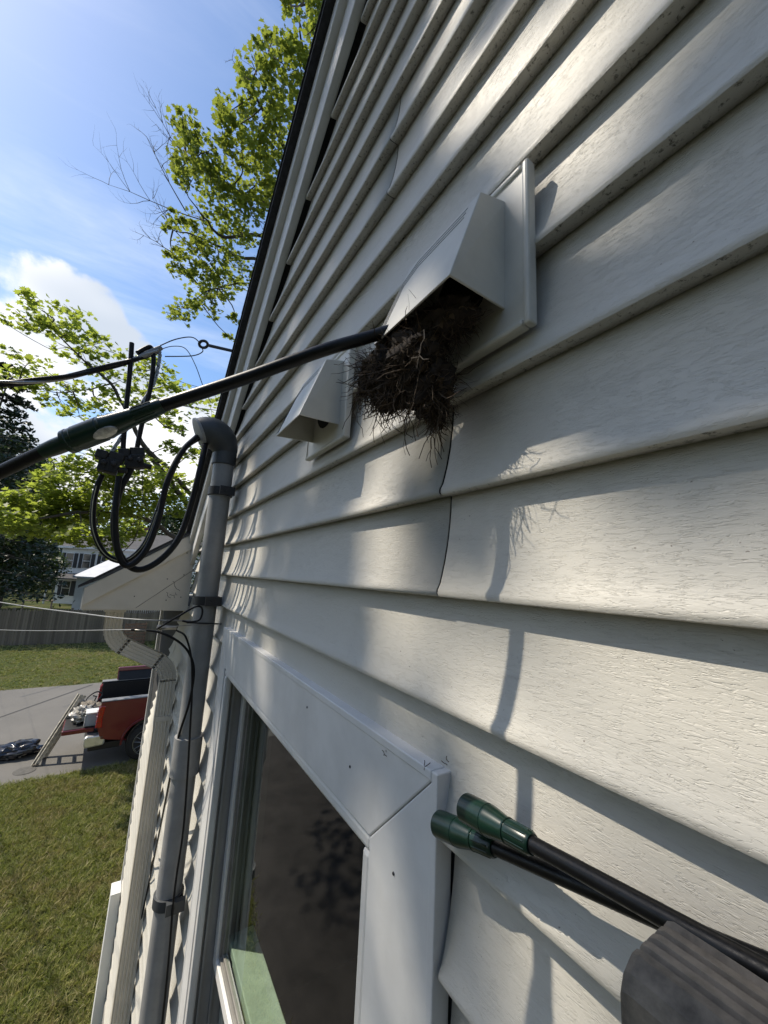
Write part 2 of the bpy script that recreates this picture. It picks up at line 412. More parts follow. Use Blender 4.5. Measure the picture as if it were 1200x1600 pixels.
# wall core behind the siding (dark in every gap) with the window hole
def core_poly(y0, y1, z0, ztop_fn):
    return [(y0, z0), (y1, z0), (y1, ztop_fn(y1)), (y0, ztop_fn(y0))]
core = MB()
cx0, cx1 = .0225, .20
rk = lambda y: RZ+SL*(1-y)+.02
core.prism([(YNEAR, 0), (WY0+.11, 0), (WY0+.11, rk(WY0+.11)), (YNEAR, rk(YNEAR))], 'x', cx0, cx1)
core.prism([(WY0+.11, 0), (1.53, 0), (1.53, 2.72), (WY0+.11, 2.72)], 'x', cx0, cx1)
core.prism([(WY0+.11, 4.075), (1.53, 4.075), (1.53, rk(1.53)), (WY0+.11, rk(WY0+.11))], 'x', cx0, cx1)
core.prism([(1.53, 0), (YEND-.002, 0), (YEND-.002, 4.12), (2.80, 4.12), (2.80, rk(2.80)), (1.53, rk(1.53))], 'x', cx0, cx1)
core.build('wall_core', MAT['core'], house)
MB().box(.2, 7, 5.0, YEND-.004, 0, 4.1).build('end_wall', MAT['siding'], house)
# foundation skirt and corner board
MB().box(-.004, .3, YNEAR, YEND, -.05, .30).build('foundation', weathered('concrete_foundation', (.30, .29, .27), .85, .15, 5), house)
MB().box(-.008, .06, YEND+.001, YEND+.05, .30, 4.12).build('corner_post', MAT['trim_white'], house, bevel=.004)
MB().box(-.085, .0, YEND-.12, YEND+.06, .0, 1.18).build('skirt_board', principled('bright_white_pvc', (.80, .80, .78), .4), house, bevel=.004)
# rake trim: frieze step, rake board, shingle edge
def rake_band(x0, x1, o0, o1, y0=YNEAR, y1=2.80):
    f = lambda y, o: RZ+SL*(1-y)+o
    return MB().prism([(y0, f(y0, o0)), (y1, f(y1, o0)), (y1, f(y1, o1)), (y0, f(y0, o1))], 'x', x0, x1)
rake_band(-.025, .002, 0, .128).build('rake_frieze', MAT['trim_white'], house, bevel=.0025)
rake_band(-.048, .021, .129, .199).build('rake_board', MAT['trim_white'], house, bevel=.0025)
roof = rake_band(-.073, 6.5, .200, .224).build('gable_roof', MAT['shingle'], house)
f = lambda y: RZ+SL*(1-y)
yr = YNEAR; zr = f(yr)
MB().prism([(yr-.004, zr+.200), (yr-.004, zr+.224), (yr-4.4, zr+.224-SL*4.4), (yr-4.4, zr+.200-SL*4.4)], 'x', -.073, 6.5).build('gable_roof', MAT['shingle'], house)
# shingle courses on the rake edge (butts proud along the edge)
for i in range(34):
    y = 2.72-i*.135; z = f(y)+.225
    d = Vector((0, -.135, .135*SL)); n = Vector((0, SL, 1)).normalized()
    p0 = Vector((0, y, z)); a = p0+n*.009; b = p0+d+n*.001
    MB().add([(-.078, *p0.yz), (3, *p0.yz), (3, *(p0+d).yz), (-.078, *(p0+d).yz), (-.078, *a.yz), (3, *a.yz), (3, *b.yz), (-.078, *b.yz)],
             [(0, 3, 2, 1), (4, 5, 6, 7), (0, 1, 5, 4), (1, 2, 6, 5), (2, 3, 7, 6), (3, 0, 4, 7)]).build('shingle', MAT['shingle'], house)
# main eave: boxed return, soffit, fascia, roof
ES = .70
MB().prism([(-.545, 4.142), (-.003, 4.135), (-.003, 4.640), (-.018, 4.640), (-.545, 4.262)], 'y', 2.80, 2.818).build('eave_return', MAT['eave'], house, bevel=.002)
MB().prism([(-.545, 4.160), (-.004, 4.542), (-.004, 4.634), (-.018, 4.634), (-.545, 4.264)], 'y', 2.788, 2.7995).build('eave_rake_board', MAT['eave'], house, bevel=.002)
MB().box(-.538, .02, 2.819, YEND+.10, 4.136, 4.150).build('soffit', MAT['eave'], house)
MB().box(-.552, -.539, 2.819, YEND+.10, 4.142, 4.262).build('fascia', MAT['trim_white'], house)
MB().prism([(-.575, 4.262), (-.575, 4.277), (.0, 4.277+.575*ES), (5, 4.277+5.575*ES), (5, 4.262+5.575*ES)], 'y', 2.778, YEND+.14).build('main_roof', MAT['shingle'], house)
for i, (x, z) in enumerate(((-.14, 4.33), (-.13, 4.20), (-.30, 4.22), (-.24, 4.44), (-.05, 4.50), (-.05, 4.36), (-.05, 4.22), (-.18, 4.46))):
    MB().lathe((x, 2.7875 if z > 4.27+(x+.545)*.70-.02 else 2.7995, z), (x, 2.7, z), [(0, .0035), (.0015, .003)], 10).build('nail_head', MAT['iron'], house)

yq = 2.7992
MB().tube([tuple(ony(212, 950, yq)), tuple(ony(300, 892, yq))], .0011, 4).build('panel_seam', MAT['iron'], house)
r6 = random.Random(6)
for k in range(5):
    p = Vector(ony(262+r6.uniform(-4, 16), 908+r6.uniform(-2, 22), yq)); pts = [p]
    for j in range(5): p = p+Vector((r6.uniform(-.002, .012), 0, r6.uniform(-.016, .004))); pts.append(p)
    MB().tube(pts, .0011, 4).build('scuff', MAT['iron'], house)

# window: casing, bead, jambs, upper sash, pane, lower sash
win = empty('window'); win.parent = house
def wpart(name, mb, mat, bevel=.0025, smooth=None): return mb.build(name, mat, win, smooth, bevel)
CI0, CI1, CZ0, CZ1 = .492, 1.505, 2.74, 4.060     # casing inner edge
X0, X1 = -.004, .004
cas = (('casing', [(WY0, WZ0), (CI0, CZ0), (CI0, CZ1), (WY0, WZ1)]), ('casing', [(WY1, WZ0), (WY1, WZ1), (CI1, CZ1), (CI1, CZ0)]),
       ('casing', [(WY0, WZ1+.0), (CI0+.0, CZ1), (CI1, CZ1), (WY1, WZ1)]), ('casing', [(WY0, WZ0), (WY1, WZ0), (CI1, CZ0), (CI0, CZ0)]))
g = .0007
for i, (nm, poly) in enumerate(cas):
    c = [sum(p[0] for p in poly)/4, sum(p[1] for p in poly)/4]
    sh = {0: (-g, 0), 1: (g, 0), 2: (0, g), 3: (0, -g)}[i]
    wpart(nm, MB().prism([(p[0]+sh[0], p[1]+sh[1]) for p in poly], 'x', X0, X1+.016), MAT['trim_white'], .002)
# raised lip on the outer edge of the casing
for (y0, y1, z0, z1) in ((WY0-.004, WY0+.007, WZ0, WZ1+.004), (WY1-.007, WY1+.004, WZ0, WZ1+.004), (WY0+.0075, WY1-.0075, WZ1-.007, WZ1+.004)):
    wpart('casing_lip', MB().box(X0-.0012, .018, y0, y1, z0, z1), MAT['trim_white'], .0015)
# bead
BD = .022
for (y0, y1, z0, z1) in ((CI0+.001, CI0+BD, CZ0+BD, CZ1-BD-.0005), (CI1-BD, CI1-.001, CZ0+BD, CZ1-BD-.0005), (CI0+.001, CI1-.001, CZ1-BD, CZ1-.001), (CI0+.001, CI1-.001, CZ0, CZ0+BD-.0005)):
    wpart('bead', MB().box(-.0012, .022, y0, y1, z0, z1), MAT['white_vinyl'], .006)
# jamb liners with tracks
for yj, sgn in ((CI1-.003, -1), (CI0+.003, 1)):
    mb = MB().box(.0225, .16, yj, yj-sgn*.02, CZ0, CZ1)
    for x0 in (.030, .066, .104): mb.box(x0, x0+.007, yj+sgn*.0005, yj+sgn*.012, CZ0+.001, CZ1-.001)
    wpart('jamb', mb, MAT['jamb'], .001)
wpart('head_jamb', MB().box(.0225, .16, CI0+.004, CI1-.004, CZ1-.012, CZ1+.01), MAT['jamb'], .001)
SY0, SY1, SZ0 = .512, 1.492, 3.165
def sash_parts(z0, z1, x0, white):
    W = .034
    wpart('sash', MB().box(x0, x0+.030, SY0, SY0+W, z0, z1), white, .002)
    wpart('sash', MB().box(x0, x0+.030, SY1-W, SY1, z0, z1), white, .002)
    wpart('sash', MB().box(x0, x0+.030, SY0+W+.0004, SY1-W-.0004, z1-W, z1), white, .002)
    wpart('sash', MB().box(x0, x0+.030, SY0+W+.0004, SY1-W-.0004, z0, z0+W), white, .002)
    for st, xs in ((.011, x0+.008), (.022, x0+.015)):                                       # stepped glazing bead
        for b in ((SY0+W, SY0+W+st, z0+W, z1-W), (SY1-W-st, SY1-W, z0+W, z1-W), (SY0+W+st+.0004, SY1-W-st-.0004, z1-W-st, z1-W), (SY0+W+st+.0004, SY1-W-st-.0004, z0+W, z0+W+st)):
            wpart('glazing_bead', MB().box(xs, x0+.028, *b), MAT['sash_inside'], .0015)
    wpart('pane', MB().box(x0+.0185, x0+.0225, SY0+W+.003, SY1-W-.003, z0+W+.003, z1-W-.003), MAT['pane'], 0)
sash_parts(SZ0, CZ1-.013, .062, MAT['white_vinyl'])
sash_parts(CZ0+.002, SZ0+.06, .100, MAT['meeting_rail'])
wpart('sill_board', MB().box(.0935, .175, SY0+.02, SY1-.03, SZ0+.062, SZ0+.085), MAT['meeting_rail'], .003)
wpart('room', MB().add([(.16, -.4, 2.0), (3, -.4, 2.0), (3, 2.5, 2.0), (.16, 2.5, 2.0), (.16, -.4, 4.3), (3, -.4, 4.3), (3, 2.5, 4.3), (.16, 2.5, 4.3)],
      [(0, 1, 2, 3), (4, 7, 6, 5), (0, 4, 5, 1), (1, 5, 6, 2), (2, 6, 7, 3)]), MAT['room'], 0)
for px, py in ((547, 1198), (615, 1365), (480, 1105)):
    p = onx(px, py, -.0042); MB().lathe((p[0], p[1], p[2]), (p[0]-1, p[1], p[2]), [(0, .0022), (.0012, .0016)], 8).build('nail_head', MAT['iron'], win)

# ------------------------------------------------------------------ exhaust vents
def vent(label, y0):
    """hood vent: plate 20 cm square with a raised rim, tapered hood open at the bottom, groove lines on its face"""
    t = tag(empty('exhaust_vent', (0, 0, 0)), label, 'vent', 'hooded exhaust vents on the siding')
    za, zt, w = 4.668, 4.872, .207
    y1 = y0+w
    mb = MB().box(-.0085, .002, y0+.006, y1-.006, za+.006, zt-.006)
    mb.build('plate', MAT['hood'], t, bevel=.002)
    for q in ((y0, y0+.0085, za, zt), (y1-.0085, y1, za, zt), (y0+.009, y1-.009, za, za+.0085), (y0+.009, y1-.009, zt-.0085, zt)):
        MB().box(-.0115, .003, *q).build('rim', MAT['hood'], t, bevel=.003)
    # hood shell: base rectangle on plate, face at x
    b0, b1, bz0, bz1 = y0+.034, y1-.034, za+.036, zt-.026
    xf_top, xf_bot, th = -.046, -.094, .0028
    f0, f1 = b0-.002+.004, b1-.002
    zt_f = bz1-.010
    # outer corners: base(top/bottom) and front(top/bottom)
    A = [(-.0080, b0, bz1), (-.0080, b1, bz1), (xf_top, b1-.002, zt_f), (xf_top, b0+.002, zt_f),
         (-.0080, b0, bz0), (-.0080, b1, bz0), (xf_bot, b1+.004, bz0-.004), (xf_bot, b0-.004, bz0-.004)]
    c = Vector((-.03, (b0+b1)/2, 0))
    inner = [Vector((p[0]+th if p[0] < -.02 else p[0], p[1]+(th if p[1] < c.y else -th), p[2]-(th if i < 4 else 0))) for i, p in enumerate(A)]
    vs = [Vector(p) for p in A]+inner
    faces = [(0, 1, 2, 3), (3, 2, 6, 7), (0, 3, 7, 4), (1, 5, 6, 2)]
    fin = [tuple(i+8 for i in f[::-1]) for f in faces]
    rim = [(4, 7, 15, 12), (7, 6, 14, 15), (6, 5, 13, 14)]
    hood = MB().add(vs, faces+fin+rim).build('hood', MAT['hood'], t, bevel=.0012)
    # three groove lines along the top and far side of the face (thin dark grooves)
    p00, p10, p01, p11 = Vector(A[3]), Vector(A[2]), Vector(A[7]), Vector(A[6])
    nrm = (p10-p00).cross(p01-p00).normalized()
    if nrm.x > 0: nrm = -nrm
    def F(u, v): return (p00*(1-u)+p10*u)*(1-v)+(p01*(1-u)+p11*u)*v+nrm*.0003
    for j in range(3):
        o_ = .08+j*.06
        path = [F(.12, o_), F(.80-j*.03, o_), F(.965-j*.03, .17+o_*.8), F(.965-j*.03, .97)]
        MB().tube(path, .0003, 4).build('groove', MAT['iron'], hood)
    # duct throat behind the hood
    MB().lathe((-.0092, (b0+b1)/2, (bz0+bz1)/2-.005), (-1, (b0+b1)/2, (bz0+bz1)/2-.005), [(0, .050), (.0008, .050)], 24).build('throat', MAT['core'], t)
    return t
vent('larger looking near vent hood packed with nest debris, black rod in its mouth', .226)
vent('clean empty vent hood farther along the wall, behind the black rod', .648)

# ------------------------------------------------------------------ nest
nest = tag(empty('bird_nest', (-.055, .345, 4.70)), 'dark brown nest of twigs and roots spilling from the near vent hood', 'nest')
MAT['nest'] = weathered('nest_soil', (.030, .021, .015), .95, .5, 60, bumps=1.0, bscale=140)
MAT['twig'] = leaf_material('nest_twig', (.030, .021, .014), (.12, .084, .053), (.025, .018, .012), .08, .85)
def blob(n_u, n_v, radius_fn):
    vs = []; fs = []
    for i in range(n_v+1):
        ph = math.pi*i/n_v
        for j in range(n_u):
            th = 2*math.pi*j/n_u
            vs.append(radius_fn(Vector((math.sin(ph)*math.cos(th), math.sin(ph)*math.sin(th), math.cos(ph)))))
    for i in range(n_v):
        for j in range(n_u):
            a = i*n_u+j; b = i*n_u+(j+1) % n_u
            fs.append((a, b, b+n_u, a+n_u))
    return vs, fs
from mathutils import noise as mn
def nest_lump(c, r, seed):
    def fn(d):
        k = 1+.35*mn.noise(d*2.3+Vector((seed, 0, 0)))+.22*mn.noise(d*7+Vector((0, seed, 0)))
        return Vector((c[0]+d.x*r[0]*k, c[1]+d.y*r[1]*k, c[2]+d.z*r[2]*k))
    return blob(36, 24, fn)
lumps = [((-.047, .324, 4.705), (.026, .044, .020)), ((-.062, .365, 4.674), (.028, .052, .038)), ((-.062, .398, 4.656), (.026, .044, .034)),
         ((-.042, .352, 4.642), (.024, .036, .036)), ((-.024, .350, 4.622), (.011, .014, .030)), ((-.088, .426, 4.668), (.010, .012, .024)), ((-.040, .298, 4.702), (.022, .022, .014)), ((-.080, .402, 4.672), (.018, .030, .028))]
mb = MB()
for i, (c, r) in enumerate(lumps): mb.add(*nest_lump(c, r, i*3.1))
o = mb.build('soil_core', MAT['nest'], None, 60)
o.parent = nest; o.matrix_parent_inverse = Matrix.Translation((.055, -.345, -4.70))
tw = MB()
r5 = random.Random(5)
def wiggle(p, d, L, segs, wob, rad):
    pts = [p]; 
    for s in range(segs):
        d = (d+Vector((r5.gauss(0, wob), r5.gauss(0, wob), r5.gauss(0, wob)))).normalized()
        p = p+d*(L/segs); pts.append(p)
    return pts
for i in range(4200):
    c, r = lumps[r5.choices(range(len(lumps)), [2, 5, 5.5, 3, 2, 1.2, .8, 3])[0]]
    d = Vector((r5.gauss(0, 1), r5.gauss(0, 1), r5.gauss(0, 1)-.35)).normalized()
    p = Vector((c[0]+d.x*r[0]*.92, c[1]+d.y*r[1]*.92, c[2]+d.z*r[2]*.92))
    if p.x > -.012 or p.z > 4.735: continue
    if p.z > 4.695 and (p.x < -.078 or p.y < .272 or p.y > .385): continue
    dd = (d*.2+Vector((r5.gauss(0, .7), r5.gauss(0, .7), r5.gauss(-.45, .6)))).normalized()
    L = r5.uniform(.008, .026) if r5.random() < .86 else r5.uniform(.03, .055)
    if p.z > 4.70: L *= .4
    R = r5.choice((.0003, .0003, .0004, .0005, .0006, .0009))
    pts = wiggle(p, dd, L, 4, .35, R)
    if max(q.x for q in pts) > -.002: continue
    tw.tube(pts, [R, R*.9, R*.8, R*.7, R*.4], 3, False)
for i in range(900):       # dry leaf and bark flakes caught in it
    c, r = lumps[r5.choices(range(len(lumps)), [1, 5, 5.5, 3, 2, 1.2, .8, 3])[0]]
    d = Vector((r5.gauss(0, 1), r5.gauss(0, 1), r5.gauss(0, 1)-.3)).normalized(); p = Vector((c[0]+d.x*r[0], c[1]+d.y*r[1], c[2]+d.z*r[2]))
    if p.x > -.010 or p.z > 4.695: continue
    u = Vector((r5.gauss(0, 1), r5.gauss(0, 1), r5.gauss(0, 1))).normalized(); w_ = u.cross(d).normalized(); L = r5.uniform(.003, .008); W = L*r5.uniform(.25, .7)
    tw.add([p-u*L, p+w_*W+d*.001, p+u*L+d*.002, p-w_*W], [(0, 1, 2, 3)])
for i in range(110):       # long hanging rootlets
    c, r = lumps[r5.choice((1, 2, 2, 3, 4, 5, 7, 7))]
    p = Vector((c[0]+r5.uniform(-1, .3)*r[0]*.6, c[1]+r5.uniform(-1, 1)*r[1]*.8, c[2]-r[2]*.6))
    p.x = min(p.x, -.014)
    R = r5.uniform(.0003, .0007)
    pts = wiggle(p, Vector((r5.gauss(0, .15), r5.gauss(0, .3), -1)), r5.uniform(.02, .075), 6, .30, R)
    pts = [Vector((min(q.x, -.003), q.y, q.z)) for q in pts]
    tw.tube(pts, R, 3, False)
# strands that loop over to the far vent and the hanging clump
for a in range(8):
    p = Vector((-.07, .43, 4.70)); tw.tube(wiggle(p, Vector((r5.gauss(-.2, .2), .8, r5.gauss(0, .5))), r5.uniform(.04, .07), 9, .42, .0004), .0004, 3, False)
o = tw.build('twigs', MAT['twig']); o.parent = nest; o.matrix_parent_inverse = Matrix.Translation((.055, -.345, -4.70))
MAT['root'] = weathered('pale_root', (.12, .095, .07), .8, .3, 60)
for k, (a, b) in enumerate((((665, 512), (652, 575)), ((640, 560), (668, 558)))):
    pa = onx(*a, -.088); pb = onx(*b, -.088)
    mid = [Vector(pa).lerp(Vector(pb), s/5)+Vector((0, r5.uniform(-.004, .004), r5.uniform(-.004, .004))) for s in range(6)]
    o = MB().tube(mid, [.0006, .0006, .0005, .0005, .0004, .0003], 5).build('root', MAT['root']); o.parent = nest; o.matrix_parent_inverse = Matrix.Translation((.055, -.345, -4.70))

for k, (px, py, lab) in enumerate(((604, 1180, 'small dark twig tuft stuck on the window head casing'), (664, 1198, 'brown twig tuft at the mitred casing corner'), (700, 1194, 'short brown straw stuck to the siding above the couplings'), (690, 1470, 'dark straw bit clinging to the siding beside the casing'))):
    p = Vector(onx(px, py, -.0045 if k < 2 else .008)); mb = MB()
    for j in range(3 if k < 2 else 2):
        mb.tube(wiggle(p+Vector((0, r5.gauss(0, .002), r5.gauss(0, .002))), Vector((-.2, r5.gauss(.2, .35), r5.gauss(.6, .3))), r5.uniform(.004, .009), 4, .3, .0004), .0005, 3)
    tag(mb.build('twig_tuft', MAT['twig']), lab, 'debris', 'nest debris stuck to the wall')

# ------------------------------------------------------------------ cleaning rods with green couplings
RD = .0077
def coupling_profile(L):
    return [(0, .0090), (.012*L/.15, .0105), (.018*L/.15, .0110), (.045*L/.15, .0112), (.050*L/.15, .0125), (.075*L/.15, .0152), (.105*L/.15, .0152), (.108*L/.15, .0146), (.118*L/.15, .0146), (.121*L/.15, .0152), (.150*L/.15, .0150)]
rodA = Vector((-.066, .372, 4.722)); rdir = Vector((-.101, .0505, -.0525)).normalized()
# slight sag: follow control points
ctrl = [rodA+rdir*t+Vector((0, 0, -.006*math.sin(min(t, .6)/.6*math.pi))) for t in (0, .08, .16, .24, .32)]
rod = tag(empty('cleaning_rod', tuple(rodA)), 'long black rod with green coupling reaching into the near vent nest', 'rod')
def keep(o, root):
    o.parent = root; o.matrix_parent_inverse = Matrix.Translation(-Vector(root.location)); return o
# coupling lies between pixels (248,632) and (75,702) on the rod
end = ctrl[-1]; d2 = (Vector(at(0, 745, .62))-end).normalized()
pA = Vector(at(250, 635, .545)); pB = Vector(at(72, 704, .60)); pE = Vector(at(-260, 860, .80))
path = smooth_path([rodA-rdir*.02, rodA+rdir*.05, Vector(at(500, 549, .52)), Vector(at(380, 592, .528)), pA], 6)
keep(MB().tube(path, RD, 14).build('shaft', MAT['rod'], None, 50), rod)
keep(MB().tube([pB, pB.lerp(pE, .3), pB.lerp(pE, .6), pE], RD, 14).build('shaft', MAT['rod'], None, 50), rod)
Lc = (pB-pA).length
prof = [(-.004, .0080), (0, .0092), (.030, .0100), (.034, .0105), (.060, .0130), (.066, .0142), (.066+.001, .0138), (.070, .0138), (.071, .0146), (.100, .0146), (.101, .0140), (.106, .0140), (.107, .0146), (.112, .0142), (Lc-.055, .0108), (Lc-.050, .0102), (Lc-.012, .0096), (Lc, .0086), (Lc+.004, .0080)]
prof = [p for i, p in enumerate(prof) if i == 0 or p[0] > prof[i-1][0]]
cpl = keep(MB().lathe(pA, pB, prof, 28).build('coupling', MAT['green'], None, 30), rod)
# grip ribs on the coupling neck
dax = (pB-pA).normalized(); q = Vector((0, 0, 1)); uu = (q-dax*q.dot(dax)).normalized(); ww = dax.cross(uu)
for j in range(12):
    an = 2*math.pi*j/12; off = (uu*math.cos(an)+ww*math.sin(an))
    o = MB().tube([pA+dax*.006+off*.0092, pA+dax*.030+off*.0101], .0009, 5).build('grip_rib', MAT['green'], cpl)
    o.matrix_parent_inverse = Matrix.Identity(4)
# oval silver button on the camera side
ctr = pA.lerp(pB, .47); tocam = (Vector(CAM)-ctr); tocam = (tocam-dax*tocam.dot(dax)).normalized(); sidev = dax.cross(tocam)
dirn = (tocam*.80-Vector((0, 0, 1))*.6); dirn = (dirn-dax*dirn.dot(dax)).normalized(); sv = dax.cross(dirn)
vs = [ctr+dirn*.0158]+[ctr+dirn*(.0155-.0016*abs(math.sin(t)))+dax*(.0135*math.cos(t))+sv*(.0062*math.sin(t)) for t in [2*math.pi*k/24 for k in range(24)]]
vs += [ctr+dirn*.010+dax*(.0135*math.cos(t))+sv*(.0062*math.sin(t)) for t in [2*math.pi*k/24 for k in range(24)]]
o = MB().add(vs, [(0, 1+k, 1+(k+1) % 24) for k in range(24)]+[(1+k, 25+k, 25+(k+1) % 24, 1+(k+1) % 24) for k in range(24)]).build('button', MAT['decal'], None, 40); o.parent = cpl
o.matrix_parent_inverse = Matrix.Identity(4)

def spare_rod(label, p0, p1, p2):
    t = tag(empty('cleaning_rod', tuple(p0)), label, 'rod', 'spare rods lying against the wall')
    p0, p1, p2 = Vector(p0), Vector(p1), Vector(p2); d = (p1-p0).normalized()
    prof = [(-.0005, .0085), (0, .0114), (.0012, .0122), (.029, .0122), (.0295, .0117), (.031, .0117), (.0315, .0122), (.034, .0119), (.051, .0090), (.0515, .0095), (.053, .0095), (.0535, .0086), (.076, .0082), (.078, .0070)]
    c = keep(MB().lathe(p0, p1, prof, 28).build('coupling', MAT['green'], None, 30), t)
    q = Vector((0, 0, 1)); u = (q-d*q.dot(d)).normalized(); w = d.cross(u)
    for j in range(10):
        an = 2*math.pi*j/10; off = u*math.cos(an)+w*math.sin(an)
        o = MB().tube([p0+d*.055+off*.0084, p0+d*.075+off*.0080], .0008, 5).build('grip_rib', MAT['green'], c); o.matrix_parent_inverse = Matrix.Identity(4)
    keep(MB().tube([p0+d*.075, p1, p1.lerp(p2, .5), p2], .0058, 16).build('shaft', MAT['rod'], None, 50), t)
q0 = Vector(onx(728, 1262, -.024)); q1 = Vector(onx(1000, 1412, -.034)); 
spare_rod('upper of two black rods with green coupling resting above ladder bumper', q0, q1, q0+(q1-q0)*7)
q0 = Vector(onx(686, 1287, -.013)); q1 = Vector(onx(915, 1386, -.014))
spare_rod('lower black rod with green coupling tucked behind, end near window casing', q0, q1, q0+(q1-q0)*7)

# ------------------------------------------------------------------ ladder leaning on the wall below the camera
lad = tag(empty('ladder', (-1.0, .03, 0)), 'ladder leaning on siding with ribbed dark rubber bumper on its rail', 'ladder')
LT = Vector((-.086, .03, 4.10)); LB = Vector((-1.12, .03, 0)); ldir = (LT-LB).normalized()
for dy in (0, -.42):
    keep(MB().tube([LB+Vector((0, dy, 0)), LT+Vector((0, dy, 0))], 1, 4, sect=[(.035, .015), (-.035, .015), (-.035, -.015), (.035, -.015)]).build('rail', MAT['alu'], None, bevel=.002), lad)
for i in range(13):
    c = LB+ldir*(.25+i*.3)
    keep(MB().tube([c+Vector((0, -.016, 0)), c+Vector((0, -.404, 0))], .015, 10).build('rung', MAT['alu'], None, 50), lad)
def bumper(dy):
    """rubber end cap: ribbed top, plain sides, rounded far end"""
    x0, x1, ya, yb, z0, zt = -.117, -.066, .108+dy, -.06+dy, 4.03, 4.244
    prof = [(x0, z0), (x0, zt-.010), (x0+.003, zt-.004), (x0+.008, zt-.001)]
    n = 4; wr = (x1-x0-.018)/n
    for i in range(n):
        a = x0+.010+i*wr
        prof += [(a, zt), (a+wr*.52, zt), (a+wr*.60, zt-.0022), (a+wr*.92, zt-.0022)]
    prof += [(x1-.006, zt), (x1-.002, zt-.004), (x1, zt-.012), (x1, z0)]
    rows = []
    for y, drop, pinch in ((ya, .004, .0015), (ya-.0012, .0016, .0005), (ya-.004, .0004, 0), (ya-.03, 0, 0), (yb, 0, 0)):
        rows.append([(p[0]+(pinch if p[0] < (x0+x1)/2 else -pinch), y, p[1]-(drop if p[1] > z0+.01 else 0)) for p in prof])
    m = len(prof); vs = [p for r in rows for p in r]
    fs = [(i*m+j, i*m+(j+1) % m, (i+1)*m+(j+1) % m, (i+1)*m+j) for i in range(len(rows)-1) for j in range(m)]
    fs += [tuple(range(m-1, -1, -1)), tuple(range((len(rows)-1)*m, len(rows)*m))]
    return MB().add(vs, fs)
for dy in (0, -.42): keep(MB().box(-.065, -.004, -.03+dy, .08+dy, 4.04, 4.12).build('pad', MAT['rubber'], None, bevel=.004), lad)
keep(bumper(0).build('bumper', MAT['rubber'], None, 22, bevel=.0008), lad)
keep(bumper(-.42).build('bumper', MAT['rubber'], None, 40, bevel=.0008), lad)

# ------------------------------------------------------------------ service mast, cables
MX, MY, MR = -.051, 1.775, .043
mast = tag(empty('service_mast', (MX, MY, 0)), 'grey plastic electrical mast pipe with curved weatherhead strapped to the siding', 'mast')
keep(MB().lathe((MX, MY, .1), (MX, MY, 5), [(0, MR), (4.80, MR)], 32).build('pipe', MAT['pvc'], None, 40), mast)
for z0, z1 in ((3.62, 3.76),):
    keep(MB().lathe((MX, MY, z0), (MX, MY, z1), [(0, MR+.001), (.002, MR+.008), (z1-z0-.002, MR+.008), (z1-z0, MR+.001)], 32).build('coupling', MAT['pvc'], None, 40), mast)
# weatherhead: collar, swept cap
keep(MB().lathe((MX, MY, 4.855), (MX, MY, 5), [(0, MR+.001), (.002, MR+.006), (.058, MR+.006), (.060, MR+.003)], 32).build('head_collar', MAT['pvc_dark'], None, 40), mast)
head = MB()
arc = []
hd = Vector((-.86, -.50, 0)).normalized() if False else Vector((-1, .0, 0))
for i in range(13):
    a = math.pi*.5*i/12*1.32
    c = Vector((MX, MY, 4.905))+hd*(.075*(1-math.cos(a)))+Vector((0, 0, .085*math.sin(a)))
    arc.append(c)
rad = [MR+.004+.022*math.sin(math.pi*i/12*.8) for i in range(13)]
head.tube(arc, rad, 28)
keep(head.build('weatherhead', MAT['pvc_dark'], None, 40), mast)
dl = (arc[-1]-arc[-2]).normalized()
keep(MB().lathe(arc[-1]-dl*.004, arc[-1]+dl, [(0, rad[-1]+.002), (.003, rad[-1]+.005), (.012, rad[-1]+.005), (.014, rad[-1]-.004)], 28).build('head_lip', MAT['pvc'], None, 40), mast)
MAT['strap'] = weathered('dark_strap', (.022, .022, .024), .5, .2, 20)
for z, mt in ((4.735, 'strap'), (4.275, 'strap'), (3.21, 'pvc_dark')):
    st = MB().lathe((MX, MY, z-.018), (MX, MY, z+1), [(0, MR+.0005), (.001, MR+.0075), (.035, MR+.0075), (.036, MR+.0005)], 28)
    st.box(MX-.012, MX+.048, MY-MR-.026, MY-MR-.004, z-.018, z+.018); st.box(MX+.0, MX+.048, MY+MR+.004, MY+MR+.022, z-.018, z+.018)
    s_ = keep(st.build('strap', MAT[mt], None, 40), mast)
    MB().lathe((MX+.01, MY-MR-.0255, z), (MX+.01, MY-MR-1, z), [(0, .006), (.004, .005)], 6).build('bolt', MAT['iron'], s_).matrix_parent_inverse = Matrix.Identity(4)

def lead(a, b, n=6, sag=.12):
    a, b = Vector(a), Vector(b); return [tuple(a.lerp(b, i/n)-Vector((0, 0, sag*math.sin(math.pi*i/n)))) for i in range(n)]
def cable(name, label, pts, r, mat='cable', cat='cable', group=None, per=8, n=10):
    o = MB().tube(smooth_path(pts, per), r, n).build(name, MAT[mat], None, 50); tag(o, label, cat, group); return o
y7 = 1.70
def c7(px, py, y=y7): return tuple(ony(px, py, y))
drop_g = 'service cables'
